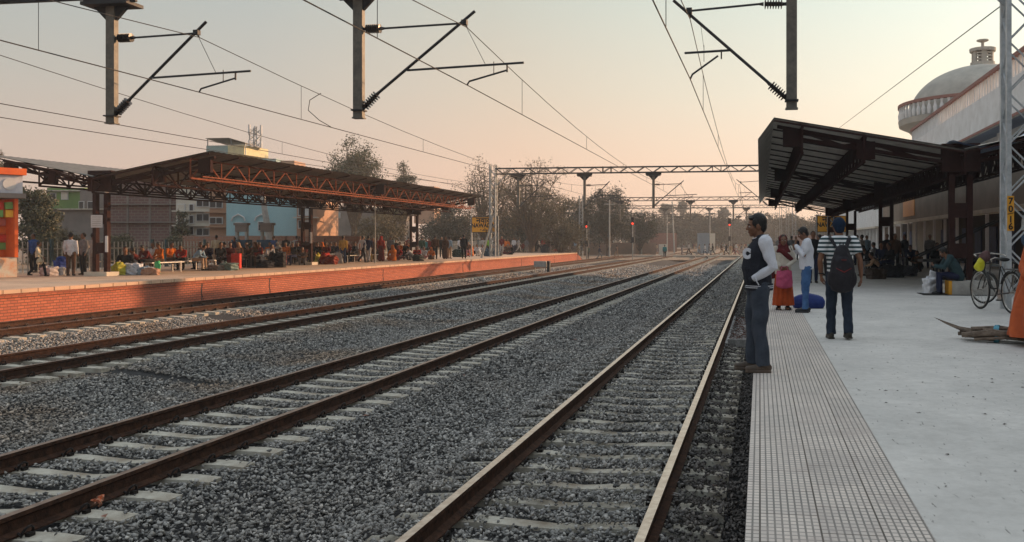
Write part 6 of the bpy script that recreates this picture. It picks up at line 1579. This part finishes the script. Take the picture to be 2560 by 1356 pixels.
# ------------------------------------------------------------ bicycle, bundle, tank
def bicycle(label, loc, rz, dark=False, s=1.0):
    b = thing('bicycle', label, 'bicycle', loc, rz); b.scale = (s, s, s)
    FR = pm('worn_black_bike_paint', (.05, .048, .045), (.03, .028, .026), 9, .4, .3); CH = pm('dull_chrome', (.5, .48, .45), (.3, .28, .25), 12, .3, .9); r = .345
    for y0, nme in ((-.55, 'rear_wheel'), (.57, 'front_wheel')):
        w = MB(); w.tube([(0, y0 + r * math.cos(a), .36 + r * math.sin(a)) for a in np.linspace(0, 2 * math.pi, 33)], .019, 8, caps=False); w = w.build(nme, BLACKM, b, True)
        rm = MB(); rm.tube([(0, y0 + (r - .028) * math.cos(a), .36 + (r - .028) * math.sin(a)) for a in np.linspace(0, 2 * math.pi, 33)], .011, 6, caps=False); rm.build('rim', CH, w)
        sp = MB()
        for k in range(18):
            a = k * math.pi / 9; sp.tube([((.02 if k % 2 else -.02), y0, .36), (0, y0 + (r - .03) * math.cos(a), .36 + (r - .03) * math.sin(a))], .0022, 4)
        sp.tube([(-.05, y0, .36), (.05, y0, .36)], .02, 8); sp.build('spokes', CH, w)
        MB().tube([(0, y0 + (r + .035) * math.cos(a), .36 + (r + .035) * math.sin(a)) for a in np.linspace(R(20 if y0 < 0 else 45), R(200 if y0 < 0 else 175), 14)], [(.004, .028)] * 14, 6, side=(0, 0, 1)).build('mudguard', FR, b)
    m = MB(); bbk = (0, -.03, .30); st = (0, -.17, .82); hd0 = (0, .42, .66); hd1 = (0, .38, .84)
    for a, c, q in ((bbk, st, .014), (bbk, hd0, .015), (st, hd1, .013), ((0, .43, .62), (0, .375, .92), .017)): m.tube([a, c], q, 8)
    for s in (-1, 1):
        m.tube([(s * .02, -.03, .30), (s * .05, -.55, .36)], .009, 6).tube([(s * .02, -.17, .80), (s * .05, -.55, .36)], .008, 6).tube([(s * .025, .43, .62), (s * .045, .50, .5), (s * .045, .57, .36)], .011, 6)
    m.build('frame', FR, b)
    MB().tube([(-.28, .16, .97), (-.27, .26, 1.0), (-.10, .36, 1.02), (0, .37, .99), (.10, .36, 1.02), (.27, .26, 1.0), (.28, .16, .97)], .012, 8).tube([(0, .37, .99), (0, .375, .9)], .013, 8).build('handlebar', CH, b)
    f = Fig(); f.limb([(0, -.31, .92), (0, -.18, .93), (0, -.03, .925)], [(.095, .035), (.07, .03), (.022, .022)], 0, X3); f.fuse('saddle', [BLACKM], .01, b, 1); MB().tube([(0, -.17, .80), (0, -.18, .91)], .013, 8).build('seat_post', CH, b)
    m = MB(); 
    for s in (-.07, 0, .07): m.tube([(s, -.36, .76), (s, -.86, .76)], .007, 6)
    m.tube([(-.08, -.80, .76), (-.06, -.55, .36)], .006, 6).tube([(.08, -.80, .76), (.06, -.55, .36)], .006, 6); m.build('carrier_rack', FR, b)
    m = MB(); m.tube([(.05, -.03, .30), (.055, -.03, .30)], .095, 16).tube([(.06, -.03, .30), (.07, .1, .19)], .01, 6).tube([(-.04, -.03, .30), (-.07, -.16, .41)], .01, 6); m.build('crank', CH, b)
    for s, c in ((1, (.11, .1, .19)), (-1, (-.11, -.16, .41))): MB().box((c[0] - .045, c[1] - .03, c[2] - .012), (c[0] + .045, c[1] + .03, c[2] + .012)).build('pedal', BLACKM, b)
    MB().tube([(.06, -.52, .34), (.17, -.5, .0)], .008, 6).build('kickstand', CH, b)
    return b
bicycle('old black bicycle with a yellow bag parked by the number plate mast', (4.62, 18.72, .734), R(14), s=1.12)
bicycle('second dark bicycle half hidden behind the first bicycle and the mast', (5.3, 20.6, .734), R(40))
f = Fig(); f.limb([(0, 0, -.02), (0, 0, -.14), (0, 0, -.27)], [(.04, .03), (.085, .06), (.105, .06)], 0, X3); o = link('bag', f.fuse('bag', [pm('bright_yellow_plastic', (.62, .60, .03), (.5, .46, .02), 9, .4, 0, .4, 30)], .01, None, 1)); wrinkle(o, .008, 12); o.location = (4.47, 19.1, 1.83); o.rotation_euler = (0, .35, .2); tag(o, 'bright yellow plastic bag hanging from the bicycle handlebar', 'bag')
f = Fig(); f.ell((0, 0, 0), (.12, .11, .11)).ell((.03, 0, .06), (.08, .08, .08)); o = link('cloth_bundle', f.fuse('cloth_bundle', [pm('dusty_purple_cloth', (.13, .07, .07), (.09, .05, .05), 6, .9, 0, .3, 30)], .012, None, 1)); o.location = (4.50, 19.12, 1.80); tag(o, 'dusty purple cloth bundle tied over the yellow bag', 'bundle')
tk = thing('water_tank', 'round blue and pale grey tank behind the lattice mast', 'tank', (7.9, 25.4, .734)); TB = pm('tank_blue_paint', (.05, .11, .20), (.04, .08, .15), 3, .6)
m = MB().lathe([(0, 1.0), (.75, 1.05), (.95, 1.35), (.97, 1.55)], n=28); m.build('lower_shell', TB, tk, True); MB().lathe([(.975, 1.55), (.975, 1.68)], n=28).build('band', DMAROON, tk); MB().lathe([(.97, 1.68), (.93, 2.05), (.6, 2.38), (0, 2.5)], n=28).build('upper_shell', GREYP, tk, True)
for a in range(3): MB().bar((.6 * math.cos(a * 2.1), .6 * math.sin(a * 2.1), 0), (.6 * math.cos(a * 2.1), .6 * math.sin(a * 2.1), 1.1), .08).build('leg', DARKST, tk)
cart = thing('hand_cart', 'dark hand cart with long shafts heaped with luggage under the near canopy', 'cart', (6.6, 33, .734)); MB().bar((-1.0, 0, .7), (1.2, 0, .75), 1.1, .08).bar((-1.1, -.4, .85), (1.6, -.4, 2.1), .06).bar((-1.1, .4, .85), (1.6, .4, 2.1), .06).build('cart_bed', DARKST, cart)
for yy in (-.6, .6): MB().tube([(.45 * math.cos(a), yy, .45 + .45 * math.sin(a)) for a in np.linspace(0, 2 * math.pi, 21)], .035, 6, caps=False).build('wheel', BLACKM, cart)
m = MB(); WOOD = pm('rough_grey_wood', (.22, .17, .13), (.09, .07, .055), 10, .9, 0, .5, 50, island=False)
fw = thing('firewood_bundle', 'bundle of crooked firewood sticks tied with blue cloth on the platform', 'firewood', feet(2512, 855), R(-18)); q = random.Random(5)
for k in range(20):
    y0 = q.uniform(-.26, .26); z0_ = .04 + (k % 4) * .045 * (1 - abs(y0) * 2); x0 = q.uniform(-.7, -.1); r_ = q.uniform(.014, .042); L = q.uniform(.7, 1.2)
    MB().tube([(x0, y0, z0_), (x0 + L * .35, y0 + q.uniform(-.09, .09), z0_ + q.uniform(-.01, .05)), (x0 + L * .7, y0 + q.uniform(-.06, .06), z0_ + q.uniform(-.01, .02)), (x0 + L, y0 + q.uniform(-.1, .1), z0_ + q.uniform(-.01, .02))], [r_, r_ * .9, r_ * .85, r_ * .7], 8).build('stick', WOOD, fw)
for k in range(7): MB().tube([(-.45 + k * .06, .02 * k, .1), (-.62, .05 * k - .05, .16), (-.78 - .03 * k, .04 * k, .22 + .01 * k)], [.012, .008, .003], 5).build('twig', WOOD, fw)
MB().tube([(-.1, .19 * math.cos(a), .10 + .125 * math.sin(a)) for a in np.linspace(0, 2 * math.pi, 17)], [(.012, .04)] * 17, 6, side=(0, 1, 0)).build('cloth_tie', pm('pale_blue_cloth', (.10, .32, .42), (.07, .24, .34), 6, .8), fw)
MB().tube([(1.55, 4.35, .737), (1.70, 4.22, .745), (1.86, 4.10, .738), (1.95, 4.0, .74)], [.004, .0035, .003, .002], 5).build('dry_twig', pm('dry_twig_brown', (.16, .09, .05), (.1, .06, .04), 9, .9))
tag(bpy.data.objects['dry_twig'], 'dry brown twig lying on the grooved tiles near the camera', 'twig')
bg_ = thing('loudspeaker', 'small white notice board fixed to the first far canopy column', 'notice', (-25.9 + -.05, 32.18, 2.9)); bg_.name = 'notice_board'
MB().box((-.30, -.03, -.25), (.2, 0, .25)).build('board', FRM, bg_)
for z in np.linspace(-.17, .17, 5): MB().box((-.24, -.036, z - .012), (.14, -.031, z + .012)).build('printed_line', GREYP, bg_)
lb_ = [('white number strip on the lit post of the first far canopy column', (-25.57, 32.17, 2.0)), ('white number strip on the lit post of the middle far canopy column', (-25.57, 48.57, 2.3))]
for la, p in lb_:
    o = MB().box((-.06, -.02, -.32), (.06, 0, .32)).build('number_strip', WHITEP); o.location = p; tag(o, la, 'sign')
finish_labels()

# ------------------------------------------------------------ haze
hm = bpy.data.materials.new('evening_haze'); hm.use_nodes = True
t = hm.node_tree; t.nodes.clear()
o_ = N(t, 'ShaderNodeOutputMaterial'); v_ = N(t, 'ShaderNodeVolumePrincipled')
v_.inputs['Color'].default_value = (.86, .88, .90, 1); v_.inputs['Density'].default_value = HAZE; v_.inputs['Anisotropy'].default_value = .2
t.links.new(v_.outputs[0], o_.inputs['Volume'])
hb_ = MB().box((-910, -130, -1.7), (550, 910, 26)).build('haze', hm)
tag(hb_, 'thin evening haze over the whole station', 'haze', kind='stuff')
